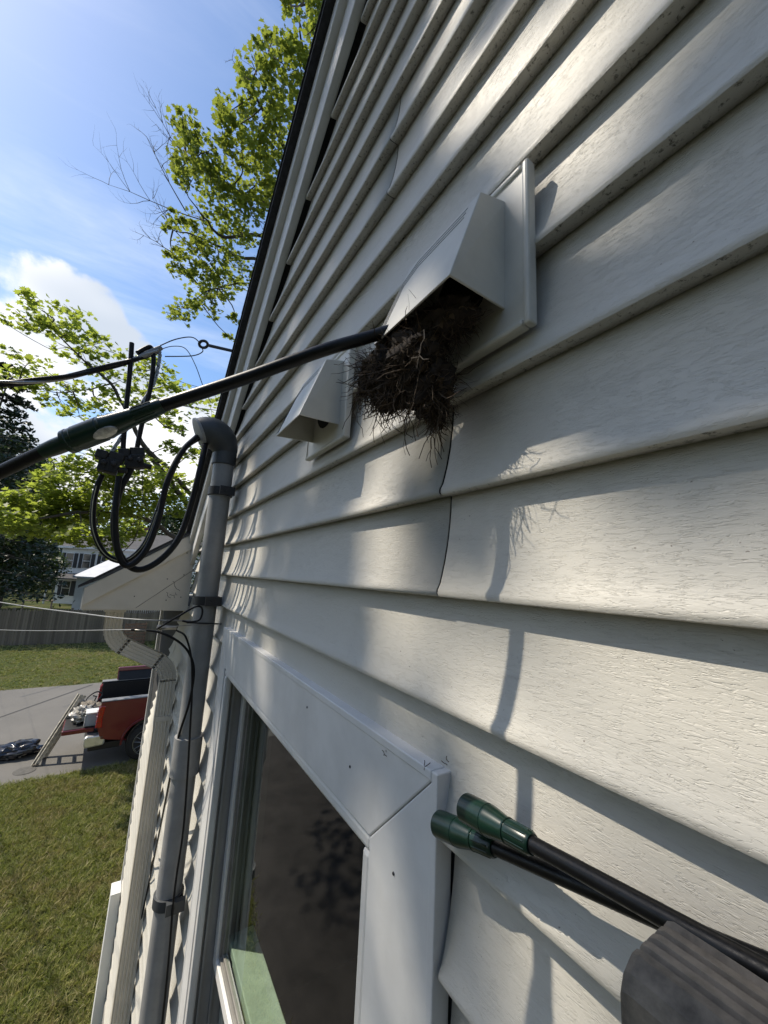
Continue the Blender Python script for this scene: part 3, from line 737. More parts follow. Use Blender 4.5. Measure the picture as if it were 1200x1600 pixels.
# loops from the weatherhead down and up to the splices
cable('service_cable', 'outermost thick black cable looping lowest from weatherhead to splice', [c7(322, 688, 1.76), c7(312, 735), c7(298, 790), c7(280, 840), c7(250, 875), c7(215, 890), c7(188, 868), c7(178, 820), c7(186, 770), c7(202, 738), c7(212, 715)], .0115, group=drop_g)
cable('service_cable', 'middle black cable looping from weatherhead to left splice', [c7(308, 682, 1.74), c7(285, 705, 1.68), c7(262, 750, 1.66), c7(248, 810, 1.66), c7(228, 860, 1.66), c7(200, 884, 1.66), c7(184, 862, 1.66), c7(180, 800, 1.66), c7(186, 745, 1.68)], .0105, group=drop_g)
o = cable('service_cable', 'black neutral cable with pale stripe making the leftmost loop', [c7(312, 684, 1.78), c7(288, 702, 1.73), c7(266, 745, 1.72), c7(246, 800, 1.72), c7(226, 850, 1.72), c7(196, 876, 1.72), c7(165, 866, 1.72), c7(147, 830, 1.72), c7(146, 790, 1.72), c7(152, 760, 1.72), c7(160, 742, 1.72)], .0095, group=drop_g)
MB().tube(smooth_path([Vector(p)+Vector((-.002, -.0095, .0)) for p in [c7(246, 800, 1.72), c7(226, 850, 1.72), c7(196, 876, 1.72), c7(165, 866, 1.72), c7(147, 830, 1.72), c7(146, 790, 1.72), c7(152, 760, 1.72)]], 8), .0016, 5).build('stripe', MAT['cable_stripe'], o)
# risers from the splices to the drop
cable('service_cable', 'straight black riser cable left of the drop clamp', [c7(192, 720), c7(193, 690), c7(197, 640), c7(203, 580), c7(206, 536)], .0085, group=drop_g)
cable('service_cable', 'black riser cable bending over at the drop clamp', [c7(212, 712), c7(218, 680), c7(227, 640), c7(236, 600), c7(240, 560), c7(236, 543), c7(226, 545), c7(214, 552)], .0085, group=drop_g)
# stranded bare messenger (three twisted strands) from clamp down to splice
for ph in range(3):
    base = smooth_path([c7(246, 545), c7(250, 552), c7(247, 575), c7(240, 600), c7(225, 625), c7(205, 660), c7(185, 690), c7(170, 715)], 10)
    pts = [p+Vector((.0035*math.cos(i*.55+ph*2.09), 0, .0035*math.sin(i*.55+ph*2.09))) for i, p in enumerate(base)]
    tag(MB().tube(pts, .0035, 6).build('messenger_strand', MAT['bare_wire'], None, 50), 'grey bare strand twisted into the messenger wire at the drop clamp', 'wire', 'twisted messenger strands')
# service drop: triplex bundle sweeping off to the pole
far_pt = (-9.0, 20.0, 8.2)
for ph in range(3):
    base = smooth_path([c7(248, 548), c7(215, 560), c7(170, 573), c7(110, 588), c7(50, 596), c7(0, 599), c7(-120, 600, 1.8)]+lead(c7(-240, 598, 1.95), far_pt, 9, .3)+[far_pt], 9)
    rr = .0075 if ph < 2 else .0055
    pts = [p+Vector((.4, .2, 1)).normalized()*(.008*math.cos(i*.16+ph*2.09))+Vector((0, 1, 0))*(.008*math.sin(i*.16+ph*2.09)) for i, p in enumerate(base)]
    tag(MB().tube(pts, rr, 8).build('service_drop_cable', MAT['cable' if ph < 2 else 'bare_wire'], None, 50), 'black insulated cable twisted into the overhead service drop' if ph < 2 else 'bare grey neutral wire twisted into the overhead service drop', 'cable', 'overhead service drop bundle')
# clamp where it turns
tag(MB().tube([c7(252, 543), c7(240, 549), c7(225, 556), c7(210, 562)], [.010, .013, .012, .008], 10).build('wedge_clamp', MAT['pvc'], None, 40), 'grey wedge clamp gripping the service drop cable end', 'clamp')
# bail wire from the clamp to the eye bolt
eye_c = Vector(ony(318, 538, 1.80))
cable('bail_wire', 'thin dark bail wire arching from clamp over to the eye bolt', [c7(248, 541), c7(275, 530), c7(300, 527, 1.75), tuple(eye_c+Vector((-.012, 0, .0)))], .0022, 'iron', 'wire', 'bail wires')
cable('bail_wire', 'thin dark bail wire returning low from eye bolt to clamp', [tuple(eye_c+Vector((-.004, 0, -.018))), c7(316, 550, 1.76), c7(300, 556, 1.74), c7(258, 557)], .0022, 'iron', 'wire', 'bail wires')
cable('loose_wire', 'loose thin wire curving down below the eye bolt', [c7(250, 546), c7(270, 541), c7(290, 545), c7(305, 570), c7(318, 605), c7(330, 630)], .0016, 'iron', 'wire')
# eye bolt in the rake
eb = tag(empty('eye_bolt', tuple(eye_c)), 'dark iron eye bolt screwed into the gable rake', 'bolt')
vx = (Vector(onx(366, 549, -.05))-eye_c); ax = vx.normalized(); up = Vector((0, 0, 1)); up = (up-ax*up.dot(ax)).normalized(); nn = ax.cross(up)
ring = [eye_c+ax*(.024*math.cos(t))+(up*.85+nn*.55)*(.015*math.sin(t)) for t in [2*math.pi*k/24 for k in range(25)]]
keep(MB().tube(ring, .0062, 8, False).build('ring', MAT['iron'], None, 50), eb)
keep(MB().tube([eye_c+ax*.024, eye_c+ax*.04, eye_c+vx*1.05], [.0065, .0075, .0075], 8).build('shank', MAT['iron'], None, 50), eb)
# split bolt / tap connectors
def splice(label, px, py, y, tilt):
    c = Vector(ony(px, py, y)); t = tag(empty('splice_connector', tuple(c)), label, 'connector', 'black cable splice connectors')
    R = Matrix.Rotation(tilt, 4, 'Y')
    def b(name, sx, sy, sz, ox, oy, oz, mat='pvc_black'):
        o = MB().box(-sx, sx, -sy, sy, -sz, sz).build(name, MAT[mat], t, bevel=.004); o.location = R @ Vector((ox, oy, oz)); o.rotation_euler = (0, tilt, 0)
    b('body', .030, .022, .026, 0, 0, 0); b('body', .024, .020, .018, .012, .004, .036); b('cap', .018, .024, .016, -.030, -.002, .030)
    for s in (-1, 1):
        o = MB().lathe((s*.014, -.022, .006), (s*.014, -1, .006), [(0, .009), (.012, .009), (.014, .006)], 6).build('bolt', MAT['iron'], t)
    o = MB().lathe((.03, 0, -.008), (1, 0, -.008), [(0, .011), (.026, .010), (.028, .006)], 10).build('plug', MAT['pvc_black'], t, 40)
    for q in range(5):
        o = MB().box(-.030+q*.012, -.024+q*.012, -.0245, -.0225, -.022, .020).build('rib', MAT['pvc_black'], t)
MAT['pvc_black'] = weathered('black_connector', (.016, .015, .014), .6, .5, 40, bumps=.4, bscale=120)
splice('left black splice connector hanging on the cable loops', 170, 728, 1.68, .15)
splice('right black splice connector hanging on the cable loops', 210, 722, 1.70, -.2)
cable('loose_wire', 'thin wire tail dangling below the right splice connector', [c7(222, 735), c7(223, 760), c7(224, 780), c7(230, 795)], .0014, 'iron', 'wire')

# telephone and cable drops at the mast
cable('phone_drop_wire', 'upper pale overhead phone wire running to the mast pipe', lead((-6.5, 21, 5.6), ony(-60, 930, 3.6), 8, .3)+lead(ony(-60, 930, 3.6), c7(210, 968, 1.74), 5, .01)+[c7(210, 968, 1.74), c7(298, 970, 1.72)], .0028, 'pvc', 'wire', 'phone and cable drop wires')
cable('cable_drop_wire', 'lower thin grey overhead wire running level to the mast pipe', lead((-6.5, 21, 4.4), ony(-60, 981, 3.6), 8, .3)+lead(ony(-60, 981, 3.6), c7(205, 984, 1.74), 5, .01)+[c7(205, 984, 1.74), c7(240, 986, 1.73), c7(280, 978, 1.72), c7(345, 975, 1.74)], .0018, 'bare_wire', 'wire', 'phone and cable drop wires')
cable('phone_cable', 'black cable wrapped around the mast and curling up beside strap', [c7(245, 983, 1.72), c7(275, 965, 1.70), c7(306, 948, 1.70), c7(316, 952, 1.70), c7(312, 968, 1.70), c7(296, 972, 1.70), c7(285, 970, 1.71)], .0038, group='phone and cable drop wires')
cable('phone_cable', 'black cable leaving the clamp and dropping along mast to the ground', [c7(205, 984, 1.73), c7(245, 987, 1.71), c7(275, 1000, 1.69), c7(295, 1020, 1.69), c7(303, 1050, 1.69), c7(295, 1100, 1.69), tuple(ony(278, 1155, 1.76)), tuple(ony(262, 1235, 1.90)), tuple(onx(240, 1345, -.012)), tuple(onx(222, 1430, -.010)), tuple(onx(205, 1520, -.010)), tuple(onx(190, 1600, -.010)), (-.010, 2.12, 1.6), (-.010, 2.12, .4)], .0042, group='phone and cable drop wires')
cable('phone_cable', 'second black cable dropping straight down the front of the mast', [c7(276, 985, 1.72), c7(290, 995, 1.69), c7(299, 1030, 1.68), c7(300, 1080, 1.68), c7(297, 1140, 1.68), tuple(ony(293, 1210, 1.69)), tuple(ony(286, 1300, 1.70)), tuple(ony(272, 1400, 1.70)), (-.030, 1.705, 2.9), (-.030, 1.705, 2.2), (-.030, 1.705, 1.2), (-.030, 1.705, .4)], .0036, group='phone and cable drop wires')
tag(MB().tube([c7(245, 980, 1.73), c7(276, 981, 1.73)], [.009, .007], 4).build('tension_clamp', MAT['alu']), 'small silver tension clamp on the lower drop wire', 'clamp')
tag(MB().tube([c7(292, 973, 1.71), c7(345, 975, 1.745), c7(350, 979, 1.745)], .003, 6).build('hook', MAT['iron']), 'thin iron hook driven into siding behind the mast', 'hook')

# ------------------------------------------------------------------ downspout
ds = tag(empty('downspout', (-.04, 2.95, 0)), 'beige corrugated downspout with two elbows running down from the eave', 'downspout')
def ds_section(w, d):
    s = []; n = 5
    for i in range(n):                         # ribbed front
        a = -w+2*w*i/n; s += [(d, a+.004), (d, a+w*2/n*.62), (d-.006, a+w*2/n*.70), (d-.006, a+w*2/n*.94)]
    s += [(d, w), (-d, w), (-d, -w), (d, -w)]
    return s
sct = ds_section(.046, .034)
YD = 2.95
zt = 4.136
k = MB()
elbow = [Vector((-.385, YD, zt)), Vector((-.385, YD, zt-.10))]
c0 = Vector((-.385, YD, zt-.10))
ang = math.radians(63)
r1 = .145
pts = [Vector((-.385, YD, zt)), Vector((-.385, YD, zt-.05)), Vector((-.385, YD, zt-.10))]
for i in range(1, 9):
    a = ang*i/8; pts.append(Vector((-.385+r1*(1-math.cos(a)), YD, zt-.10-r1*math.sin(a))))
dv = Vector((math.sin(ang), 0, -math.cos(ang)))
pm = pts[-1]
x_t = -.046
# straight run until the lower elbow
Lrun = (x_t-r1*(1-math.cos(ang))-pm.x)/dv.x
run_end = pm+dv*Lrun
low = [run_end]
for i in range(1, 9):
    a = ang*(1-i/8); low.append(Vector((x_t-r1*(1-math.cos(a)), YD, run_end.z-r1*(math.sin(ang)-math.sin(a)))))
def spout(pts, pleat=False):
    """rectangular section swept in the x-z plane"""
    mb = MB(); m = len(sct); rings = []
    for i, p in enumerate(pts):
        t = (pts[min(i+1, len(pts)-1)]-pts[max(i-1, 0)]).normalized(); nrm = Vector((-t.z, 0, t.x))
        if nrm.x > 0: nrm = -nrm
        rings.append([p+nrm*v_*1.0+Vector((0, -1, 0))*u_ if False else p+Vector((0, -1, 0))*u_+nrm*v_ for u_, v_ in sct])
    vs = [q for r in rings for q in r]
    fs = [(i*m+j, i*m+(j+1) % m, (i+1)*m+(j+1) % m, (i+1)*m+j) for i in range(len(pts)-1) for j in range(m)]
    return mb.add(vs, fs)
keep(spout(pts).build('upper_elbow', MAT['downspout'], None, 25), ds)
keep(spout([pm-dv*.02, pm+dv*(Lrun*.5), run_end+dv*.02]).build('offset_run', MAT['downspout'], None, 25), ds)
keep(spout(low).build('lower_elbow', MAT['downspout'], None, 25), ds)
lz = low[-1].z
keep(spout([Vector((x_t, YD, lz+.01)), Vector((x_t, YD, 2)), Vector((x_t, YD, .15))]).build('pipe', MAT['downspout'], None, 25), ds)
def pleats(path, owner):                        # crimped folds of the elbows
    for i in range(1, len(path)-1):
        t = (path[i+1]-path[i-1]).normalized(); nrm = Vector((-t.z, 0, t.x))
        if nrm.x > 0: nrm = -nrm
        p = path[i]
        loop = [p+Vector((0, -1, 0))*(u_*1.03)+nrm*(v_*1.03) for u_, v_ in ((.034, -.046), (.034, .046), (-.034, .046), (-.034, -.046), (.034, -.046))]
        o = keep(MB().tube(loop, .0022, 4).build('crimp', MAT['downspout']), ds)
pleats(pts[2:], ds); pleats(low, ds)
keep(MB().box(-.44, -.33, 2.90, 3.0, 4.118, 4.137).build('outlet_flange', MAT['downspout'], None, bevel=.002), ds)
for z in (3.45, 1.6): keep(MB().box(-.086, -.002, YD-.037, YD+.037, z, z+.03).build('band', MAT['downspout']), ds)

# ------------------------------------------------------------------ red pickup on the driveway
def paint(name, col):
    m = principled(name, col, .32, 0, .5, Coat_Weight=.8, Coat_Roughness=.06)
    v = coords(m); setin(m, Base_Color=mixc(m, noise(m, v, 3, 5, .6), tuple(c*.85 for c in col), col)); return m
MAT['red'] = paint('red_paint', (.13, .003, .011)); MAT['chrome'] = weathered('chrome', (.78, .78, .77), .3, .1, 8, metal=.75)
MAT['black_plastic'] = weathered('black_liner', (.010, .010, .011), .55, .3, 20); MAT['tyre'] = weathered('tyre_rubber', (.016, .016, .017), .8, .3, 30)
MAT['rim'] = weathered('dark_alloy', (.05, .05, .052), .35, .2, 10, metal=.6); MAT['rim_edge'] = principled('machined_alloy', (.55, .55, .55), .3, .9)
MAT['lens'] = principled('red_lens', (.34, .004, .006), .12, 0, .6, Coat_Weight=1.0); MAT['rail_cap'] = weathered('grey_bed_rail', (.16, .165, .17), .45, .1, 10)
MAT['tinted'] = principled('tinted_glass', (.008, .009, .010), .04, spec=.7)
TR = math.radians(3)
truck = tag(empty('pickup_truck', (-.62, 11.97, 0), TR), 'red pickup truck parked on the driveway with its tailgate lowered', 'pickup truck')
def T(name, mb, mat, bevel=0, smooth=None, parent=None):
    return mb.build(name, MAT[mat], parent or truck, smooth, bevel)
HW = .995; WX = 1.0; WR = .405; RAIL = 1.385
def arch(xc, r, n=14, zc=.44): return [(xc-r*math.cos(math.pi*i/n), zc+r*math.sin(math.pi*i/n)) for i in range(n+1)]
def side(y0, y1, name):
    low = .52
    poly = [(.10, low+.10)]+[(.60, low)]+[p for p in arch(WX, .50) if p[1] > low+.005]+[(2.0, low), (2.05, low), (2.05, RAIL), (.03, RAIL), (.0, 1.25), (.02, .85)]
    return T(name, MB().prism(poly, 'y', y0, y1), 'red', .018)
for s, nm in ((-1, 'bed_side'), (1, 'bed_side')):
    side(s*HW, s*(HW-.06), nm)
    T('bed_liner', MB().box(.04, 2.0, s*(HW-.0605), s*(HW-.20), .80, RAIL-.02), 'black_plastic', .01)
    T('rail_cap', MB().box(.02, 2.04, s*(HW+.002), s*(HW-.205), RAIL+.001, RAIL+.022), 'rail_cap', .008)
    lp = T('tail_light', MB().prism([(-.025, .86), (-.012, 1.26), (.03, 1.32), (.11, 1.30), (.085, 1.05), (.10, .86)], 'y', s*(HW+.012), s*(HW-.13)), 'lens', .015)
    for z in (.97, 1.08, 1.19): T('light_bar', MB().box(-.030, .06, s*(HW+.014), s*(HW-.12), z, z+.012), 'red', .003, parent=lp)
    # wheel-arch lip
    T('arch_lip', MB().tube([(x, s*(HW+.004), z) for x, z in arch(WX, .505)], .022, 6), 'red', smooth=50)
T('bed_floor', MB().box(.02, 2.05, -(HW-.201), HW-.201, .74, .79), 'black_plastic')
T('bed_front', MB().box(2.0, 2.06, -(HW-.201), HW-.201, .79, RAIL), 'black_plastic')
# raised storage lid on the far bed rail
lid = T('storage_lid', MB().prism([(HW-.20, RAIL+.024), (HW-.17, RAIL+.024), (HW-.06, RAIL+.215), (HW-.09, RAIL+.225)], 'x', .36, 2.0), 'black_plastic', .006)
T('lid_top', MB().prism([(HW-.095, RAIL+.226), (HW-.058, RAIL+.216), (HW-.16, RAIL+.026), (HW-.13, RAIL+.030), (HW+.02, RAIL+.240), (HW+.015, RAIL+.300), (HW-.04, RAIL+.325), (HW-.085, RAIL+.31)], 'x', .33, 2.02), 'red', .012, parent=lid)
tg = T('tailgate', MB().box(-.60, -.03, -(HW-.16), HW-.16, .745, .835), 'red', .015)
T('tailgate_liner', MB().box(-.58, -.05, -(HW-.19), HW-.19, .8355, .845), 'black_plastic', .003, parent=tg)
bp = T('bumper', MB().prism([(-.16, .47), (-.19, .55), (-.19, .68), (-.14, .71), (.16, .71), (.20, .62), (.18, .49)], 'y', -HW+.0, HW-.0), 'chrome', .03)
T('bumper_step', MB().box(-.15, .14, -HW+.2, HW-.2, .712, .73), 'black_plastic', .004, parent=bp)
T('valance', MB().box(-.10, .5, -HW+.12, HW-.12, .36, .50), 'black_plastic', .02)
def wheel(x, y):
    w = empty('wheel', (x, y, WR)); w.parent = truck; s = -1 if y < 0 else 1
    prof = [(0, .27), (.01, .36), (.035, .395), (.06, .405), (.20, .405), (.225, .395), (.25, .36), (.26, .27)]
    MB().lathe((0, s*.02, 0), (0, -s, 0), prof, 36).build('tyre', MAT['tyre'], w, 40)
    MB().lathe((0, s*.004, 0), (0, -s, 0), [(0, .265), (.01, .262), (.05, .24), (.12, .22)], 30).build('rim', MAT['rim'], w, 40)
    MB().tube([(.262*math.cos(t), s*.018, .262*math.sin(t)) for t in [2*math.pi*k/36 for k in range(37)]], .008, 6, False).build('rim_lip', MAT['rim_edge'], w, 50)
    for k in range(6):
        a = 2*math.pi*k/6+.3
        R = Matrix.Rotation(a, 4, 'Y')
        loop = [R @ Vector(p) for p in ((.075, s*.030, -.018), (.235, s*.022, -.070), (.245, s*.022, .035), (.085, s*.030, .020), (.075, s*.030, -.018))]
        MB().tube(loop, .008, 5, False).build('spoke', MAT['rim_edge'], w)
    MB().lathe((0, s*.0, 0), (0, s, 0), [(0, .07), (.03, .06), (.036, .03)], 16).build('hub', MAT['rim'], w, 40)
for x in (WX, WX+3.65):
    for y in (-HW+.03, HW-.03): wheel(x, y)
# wheel wells, cab, bonnet (mostly behind the house corner)
T('chassis', MB().box(.3, 5.2, -.55, .55, .36, .74), 'black_plastic')
T('cab_lower', MB().prism([(2.08, .52), (4.30, .52), (4.32, .70), (4.38, .92), (4.50, 1.30), (2.08, 1.36)], 'y', -HW, HW), 'red', .03)
T('cab_upper', MB().prism([(2.10, 1.362), (2.24, 1.90), (2.40, 1.955), (3.55, 1.945), (3.72, 1.90), (4.45, 1.32)], 'y', -HW+.10, HW-.10), 'red', .05)
for s in (-1, 1):
    T('side_window', MB().prism([(2.38, 1.40), (2.46, 1.84), (3.05, 1.86), (3.05, 1.40)], 'y', s*(HW-.098), s*(HW-.12)), 'tinted')
    T('side_window', MB().prism([(3.12, 1.40), (3.12, 1.86), (3.58, 1.85), (4.05, 1.40)], 'y', s*(HW-.098), s*(HW-.12)), 'tinted')
T('rear_window', MB().prism([(2.095, 1.42), (2.115, 1.42), (2.225, 1.84), (2.205, 1.84)], 'y', -.62, .62), 'tinted')
T('windscreen', MB().prism([(3.78, 1.875), (3.80, 1.885), (4.40, 1.385), (4.38, 1.375)], 'y', -.78, .78), 'tinted')
T('bonnet', MB().prism([(4.40, .60), (4.42, 1.28), (5.45, 1.16), (5.62, 1.00), (5.62, .55)], 'y', -HW+.05, HW-.05), 'red', .05)
T('grille', MB().box(5.60, 5.64, -.60, .60, .70, 1.02), 'black_plastic', .01)
for s in (-1, 1): T('headlight', MB().box(5.55, 5.635, s*.62, s*.92, .82, 1.00), 'chrome', .02)

# load on the tailgate
def tw_(x, y, z): return truck_mat @ Vector((x, y, z))
truck_mat = Matrix.Translation((-.62, 11.97, 0)) @ Matrix.Rotation(TR, 4, 'Z')
def crumple(name, label, cat, c, r, mat, seed, amp=.35, freq=3.0, flat=None):
    def fn(d):
        k = 1+amp*mn.noise(d*freq+Vector((seed, seed, 0)))+amp*.5*mn.noise(d*freq*3.1+Vector((0, seed, 0)))
        z = d.z*r[2]*k
        if flat is not None: z = max(z, flat)
        return Vector((d.x*r[0]*k, d.y*r[1]*k, z))
    o = MB().add(*blob(40, 28, fn)).build(name, MAT[mat], None, 24); o.location = c; tag(o, label, cat); return o
MAT['plastic_bag'] = principled('black_plastic_film', (.010, .011, .016), .17, spec=.7)
MAT['canvas'] = weathered('dusty_canvas', (.22, .19, .15), .85, .4, 14); MAT['clear_bag'] = weathered('crumpled_pale_plastic', (.36, .34, .30), .35, .4, 18)
MAT['bin_white'] = weathered('white_bin', (.62, .64, .63), .45, .08, 10); MAT['box_blue'] = weathered('cool_box_panel', (.30, .37, .42), .4, .1, 10)
q = tw_(-.30, -.30, .99); crumple('debris_bag', 'crumpled pale plastic bag of debris on the tailgate', 'bag', q, (.20, .26, .15), 'clear_bag', 3.1, .5, 2.4, -.143)
q = tw_(-.20, .25, .96); crumple('dust_sheet', 'brown folded canvas sheet heaped on the tailgate', 'sheet', q, (.22, .32, .12), 'canvas', 6.4, .5, 2.2, -.113)
q = tw_(-.05, -.62, .85)
cb = tag(empty('storage_box', q, TR), 'small white box with grey side by the tail light', 'box')
MB().box(-.17, .12, -.16, .16, 0, .25).build('body', MAT['box_blue'], cb, bevel=.02); MB().box(-.18, .13, -.17, .17, .251, .285).build('lid', MAT['bin_white'], cb, bevel=.01)
MB().box(-.19, -.171, -.17, -.13, .02, .24).build('corner', MAT['bin_white'], cb, bevel=.004)
q = tw_(-.12, .62, .846)
tb = tag(empty('power_tool', q, TR+.4), 'dark power tool with hoses piled on the far tailgate end', 'tool')
MB().lathe((-.25, 0, .07), (1, 0, .07), [(0, .03), (.02, .07), (.25, .075), (.30, .05), (.42, .035)], 14).build('motor', MAT['black_plastic'], tb, 40)
MB().tube(smooth_path([(.1, 0, .12), (.22, .05, .26), (.1, .12, .33), (-.1, .08, .24), (-.2, -.05, .13)], 6), .018, 8).build('hose', MAT['black_plastic'], tb, 50)
MB().tube([(.0, -.05, .13), (.03, -.08, .27), (-.05, -.08, .31)], .015, 8).build('handle', MAT['black_plastic'], tb, 50)

# ladder leaning on the tailgate
MAT['ladder_worn'] = weathered('worn_fibreglass_rail', (.46, .42, .34), .6, .4, 16)
fl0 = Vector((-1.57, 11.70, .0)); fl1 = Vector((-1.00, 12.06, 1.30)); fd = (fl1-fl0).normalized(); wv = Vector((.10, .42, 0)); wv = wv-fd*wv.dot(fd)
fl = tag(empty('ladder', tuple(fl0)), 'worn extension ladder standing on the asphalt, leaning on truck tailgate', 'ladder')
nf = fd.cross(wv).normalized()
for lay in (0, .055):
    for a in (0, 1):
        p = fl0+wv*(a*(1 if lay == 0 else .90)+(.05 if lay else 0))+nf*lay
        keep(MB().tube([p, p+fd*1.48], 1, 4, sect=[(.038, .014), (-.038, .014), (-.038, -.014), (.038, -.014)]).build('rail', MAT['ladder_worn'], None, bevel=.002), fl)
    for i in range(5):
        c = fl0+nf*lay+fd*(.16+i*.29)
        keep(MB().tube([c+wv*.07, c+wv*.93], .017, 8).build('rung', MAT['alu'], None, 50), fl)
for a in (0, 1):
    p = fl0+wv*a; keep(MB().box(p.x-.05, p.x+.05, p.y-.03, p.y+.03, .012, .05).build('foot', MAT['rubber'], None, bevel=.008), fl)
crumple('trash_bag', 'shiny black plastic trash bag lying on the driveway', 'trash bag', (-2.05, 12.45, .13), (.46, .26, .17), 'plastic_bag', 9.7, .42, 1.5, -.118)
MAT['cover'] = weathered('iron_cover', (.09, .085, .075), .8, .2, 20)
tag(MB().lathe((-1.72, 11.55, .009), (-1.72, 11.55, 1), [(0, .19), (.004, .185)], 28).build('drain_cover', MAT['cover']), 'round dark utility cover set into the asphalt', 'cover')

# ------------------------------------------------------------------ stockade fence, wood stack, blue bin
MAT['fence'] = leaf_material('weathered_fence_wood', (.10, .082, .062), (.20, .165, .125), (.02, .02, .02), .0, .9)
fence = tag(empty('fence', (0, 27.9, 0)), 'weathered brown stockade fence along the back of the lawn', 'fence')
r9 = random.Random(9)
for s in range(10):
    x0 = -17.5+s*2.42; mb = MB()
    for i in range(22):
        x = x0+i*.11; h = 1.83+r9.uniform(-.03, .03); y = 27.9+r9.uniform(-.012, .012)
        mb.prism([(x, 0), (x+.10, 0), (x+.10, h-.09), (x+.07, h), (x+.03, h), (x, h-.09)], 'y', y, y+.022)
    p_ = mb.build('picket_panel', MAT['fence'], fence); p_.location.y = -27.9; p_['kind'] = 'stuff'
    for z in (.4, 1.4): o = MB().box(x0, x0+2.41, 27.935, 27.98, z, z+.09).build('rail', MAT['fence'], fence); o.location.y = -27.9
    o = MB().box(x0-.06, x0+.04, 27.985, 28.08, 0, 1.9).build('post', MAT['fence'], fence); o.location.y = -27.9
MAT['pallet'] = weathered('pallet_wood', (.20, .12, .075), .85, .3, 8)
ps = tag(empty('pallet', (.15, 26.6, 0), .25), 'brown wooden pallet standing on edge against the fence', 'pallet')
for i in range(7): MB().box(-.55, .55, 0, .02, .06+i*.17, .17+i*.17).build('slat', MAT['pallet'], ps)
for x in (-.5, 0, .5): MB().box(x-.03, x+.03, .021, .11, .03, 1.24).build('stringer', MAT['pallet'], ps)
MAT['blue'] = weathered('blue_bin_plastic', (.008, .012, .06), .5, .15, 8)
bb = tag(empty('wheelie_bin', (1.5, 26.6, 0)), 'dark blue bin beside the pallet at the fence', 'bin')
MB().prism([(-.24, .05), (.24, .05), (.30, 1.0), (-.30, 1.0)], 'y', -.28, .28).build('body', MAT['blue'], bb, bevel=.03); MB().box(-.32, .32, -.31, .31, 1.001, 1.06).build('lid', MAT['blue'], bb, bevel=.02)

# ------------------------------------------------------------------ white two-storey house beyond the fence
MAT['clap'] = weathered('white_clapboard', (.70, .70, .69), .6, .06, 2)
def clap_lines(m):
    v = coords(m); w = N(m.node_tree.nodes, 'ShaderNodeTexWave', wave_type='BANDS', bands_direction='Z', wave_profile='SAW', i_Scale=1.35)
    m.node_tree.links.new(v, w.inputs['Vector']); setin(m, Normal=bump(m, w.outputs['Fac'], .6, .03))
clap_lines(MAT['clap'])
MAT['shutter'] = principled('black_shutter', (.012, .012, .014), .6); MAT['far_glass'] = principled('far_window_glass', (.02, .024, .03), .06, spec=.6)
MAT['brick'] = weathered('chimney_brick', (.16, .07, .05), .9, .3, 8); MAT['far_roof'] = weathered('far_roof', (.07, .068, .07), .9, .2, 3)
HX, HY = -7.4, 55.0
wh = tag(empty('white_house', (HX, HY, 0), math.radians(-32)), 'white two-storey house with dark shutters beyond the fence', 'house')
# local: x along the long eave side to the right, y to the back
MB().box(0, 14, 0, 7.5, 0, 6.0).build('wall', MAT['clap'], wh)
MB().prism([(-.35, 6.0), (7.85, 6.0), (7.85, 6.15), (3.75, 8.2), (-.35, 6.15)], 'x', -.3, 14.3).build('roof', MAT['far_roof'], wh)
MB().box(6.0, 6.9, 3.4, 4.1, 7.2, 9.0).build('chimney', MAT['brick'], wh)
MB().box(-.35, 14.3, -.42, -.352, 5.95, 6.17).build('gutter', MAT['clap'], wh)
def hwin(x, y, z, w, h, face):
    f_ = empty('window', (x, y, z)); f_.parent = wh
    if face == 'x':     # on the end wall x = 0
        MB().box(-.06, .02, -w/2-.06, w/2+.06, -.06, h+.06).build('frame', MAT['clap'], f_); MB().box(-.075, -.061, -w/2, w/2, 0, h).build('pane', MAT['far_glass'], f_)
        MB().box(-.09, -.0755, -w/2, w/2, h/2-.03, h/2+.03).build('rail', MAT['clap'], f_)
        for s in (-1, 1): MB().box(-.07, .01, s*(w/2+.07), s*(w/2+.45), -.04, h+.04).build('shutter', MAT['shutter'], f_)
    else:
        MB().box(-w/2-.06, w/2+.06, -.06, .02, -.06, h+.06).build('frame', MAT['clap'], f_); MB().box(-w/2, w/2, -.075, -.061, 0, h).build('pane', MAT['far_glass'], f_)
        MB().box(-w/2, w/2, -.09, -.0755, h/2-.03, h/2+.03).build('rail', MAT['clap'], f_)
        for s in (-1, 1): MB().box(s*(w/2+.07), s*(w/2+.45), -.07, .01, -.04, h+.04).build('shutter', MAT['shutter'], f_)
for x in (1.0, 2.9, 4.9): hwin(x, 0, 3.9, .8, 1.5, 'y')
for x in (1.2, 2.9, 4.6): hwin(x, 0, .9, .8, 1.5, 'y')
for y in (1.8, 5.4): hwin(0, y, 3.9, .8, 1.5, 'x'); hwin(0, y, .9, .8, 1.5, 'x')
MB().prism([(-1.3, 2.75), (0, 3.25), (0, 3.15), (-1.3, 2.65)], 'x', -.2, 6.0).build('awning_roof', MAT['far_roof'], wh)
for x in (0, 5.8): MB().box(x, x+.12, -1.25, -1.13, 0, 2.68).build('porch_post', MAT['clap'], wh)
# garage lean-to with white roof slope on the right
MB().prism([(6.0, 0), (13, 0), (13, 3.2), (6.0, 3.2)], 'y', -5, -.01).build('garage_wall', MAT['clap'], wh)
MB().prism([(-5.3, 3.0), (-5.3, 3.15), (-.005, 5.2), (-.005, 5.05)], 'x', 5.8, 13.2).build('garage_roof', weathered('pale_roof', (.56, .57, .59), .7, .08, 2), wh)
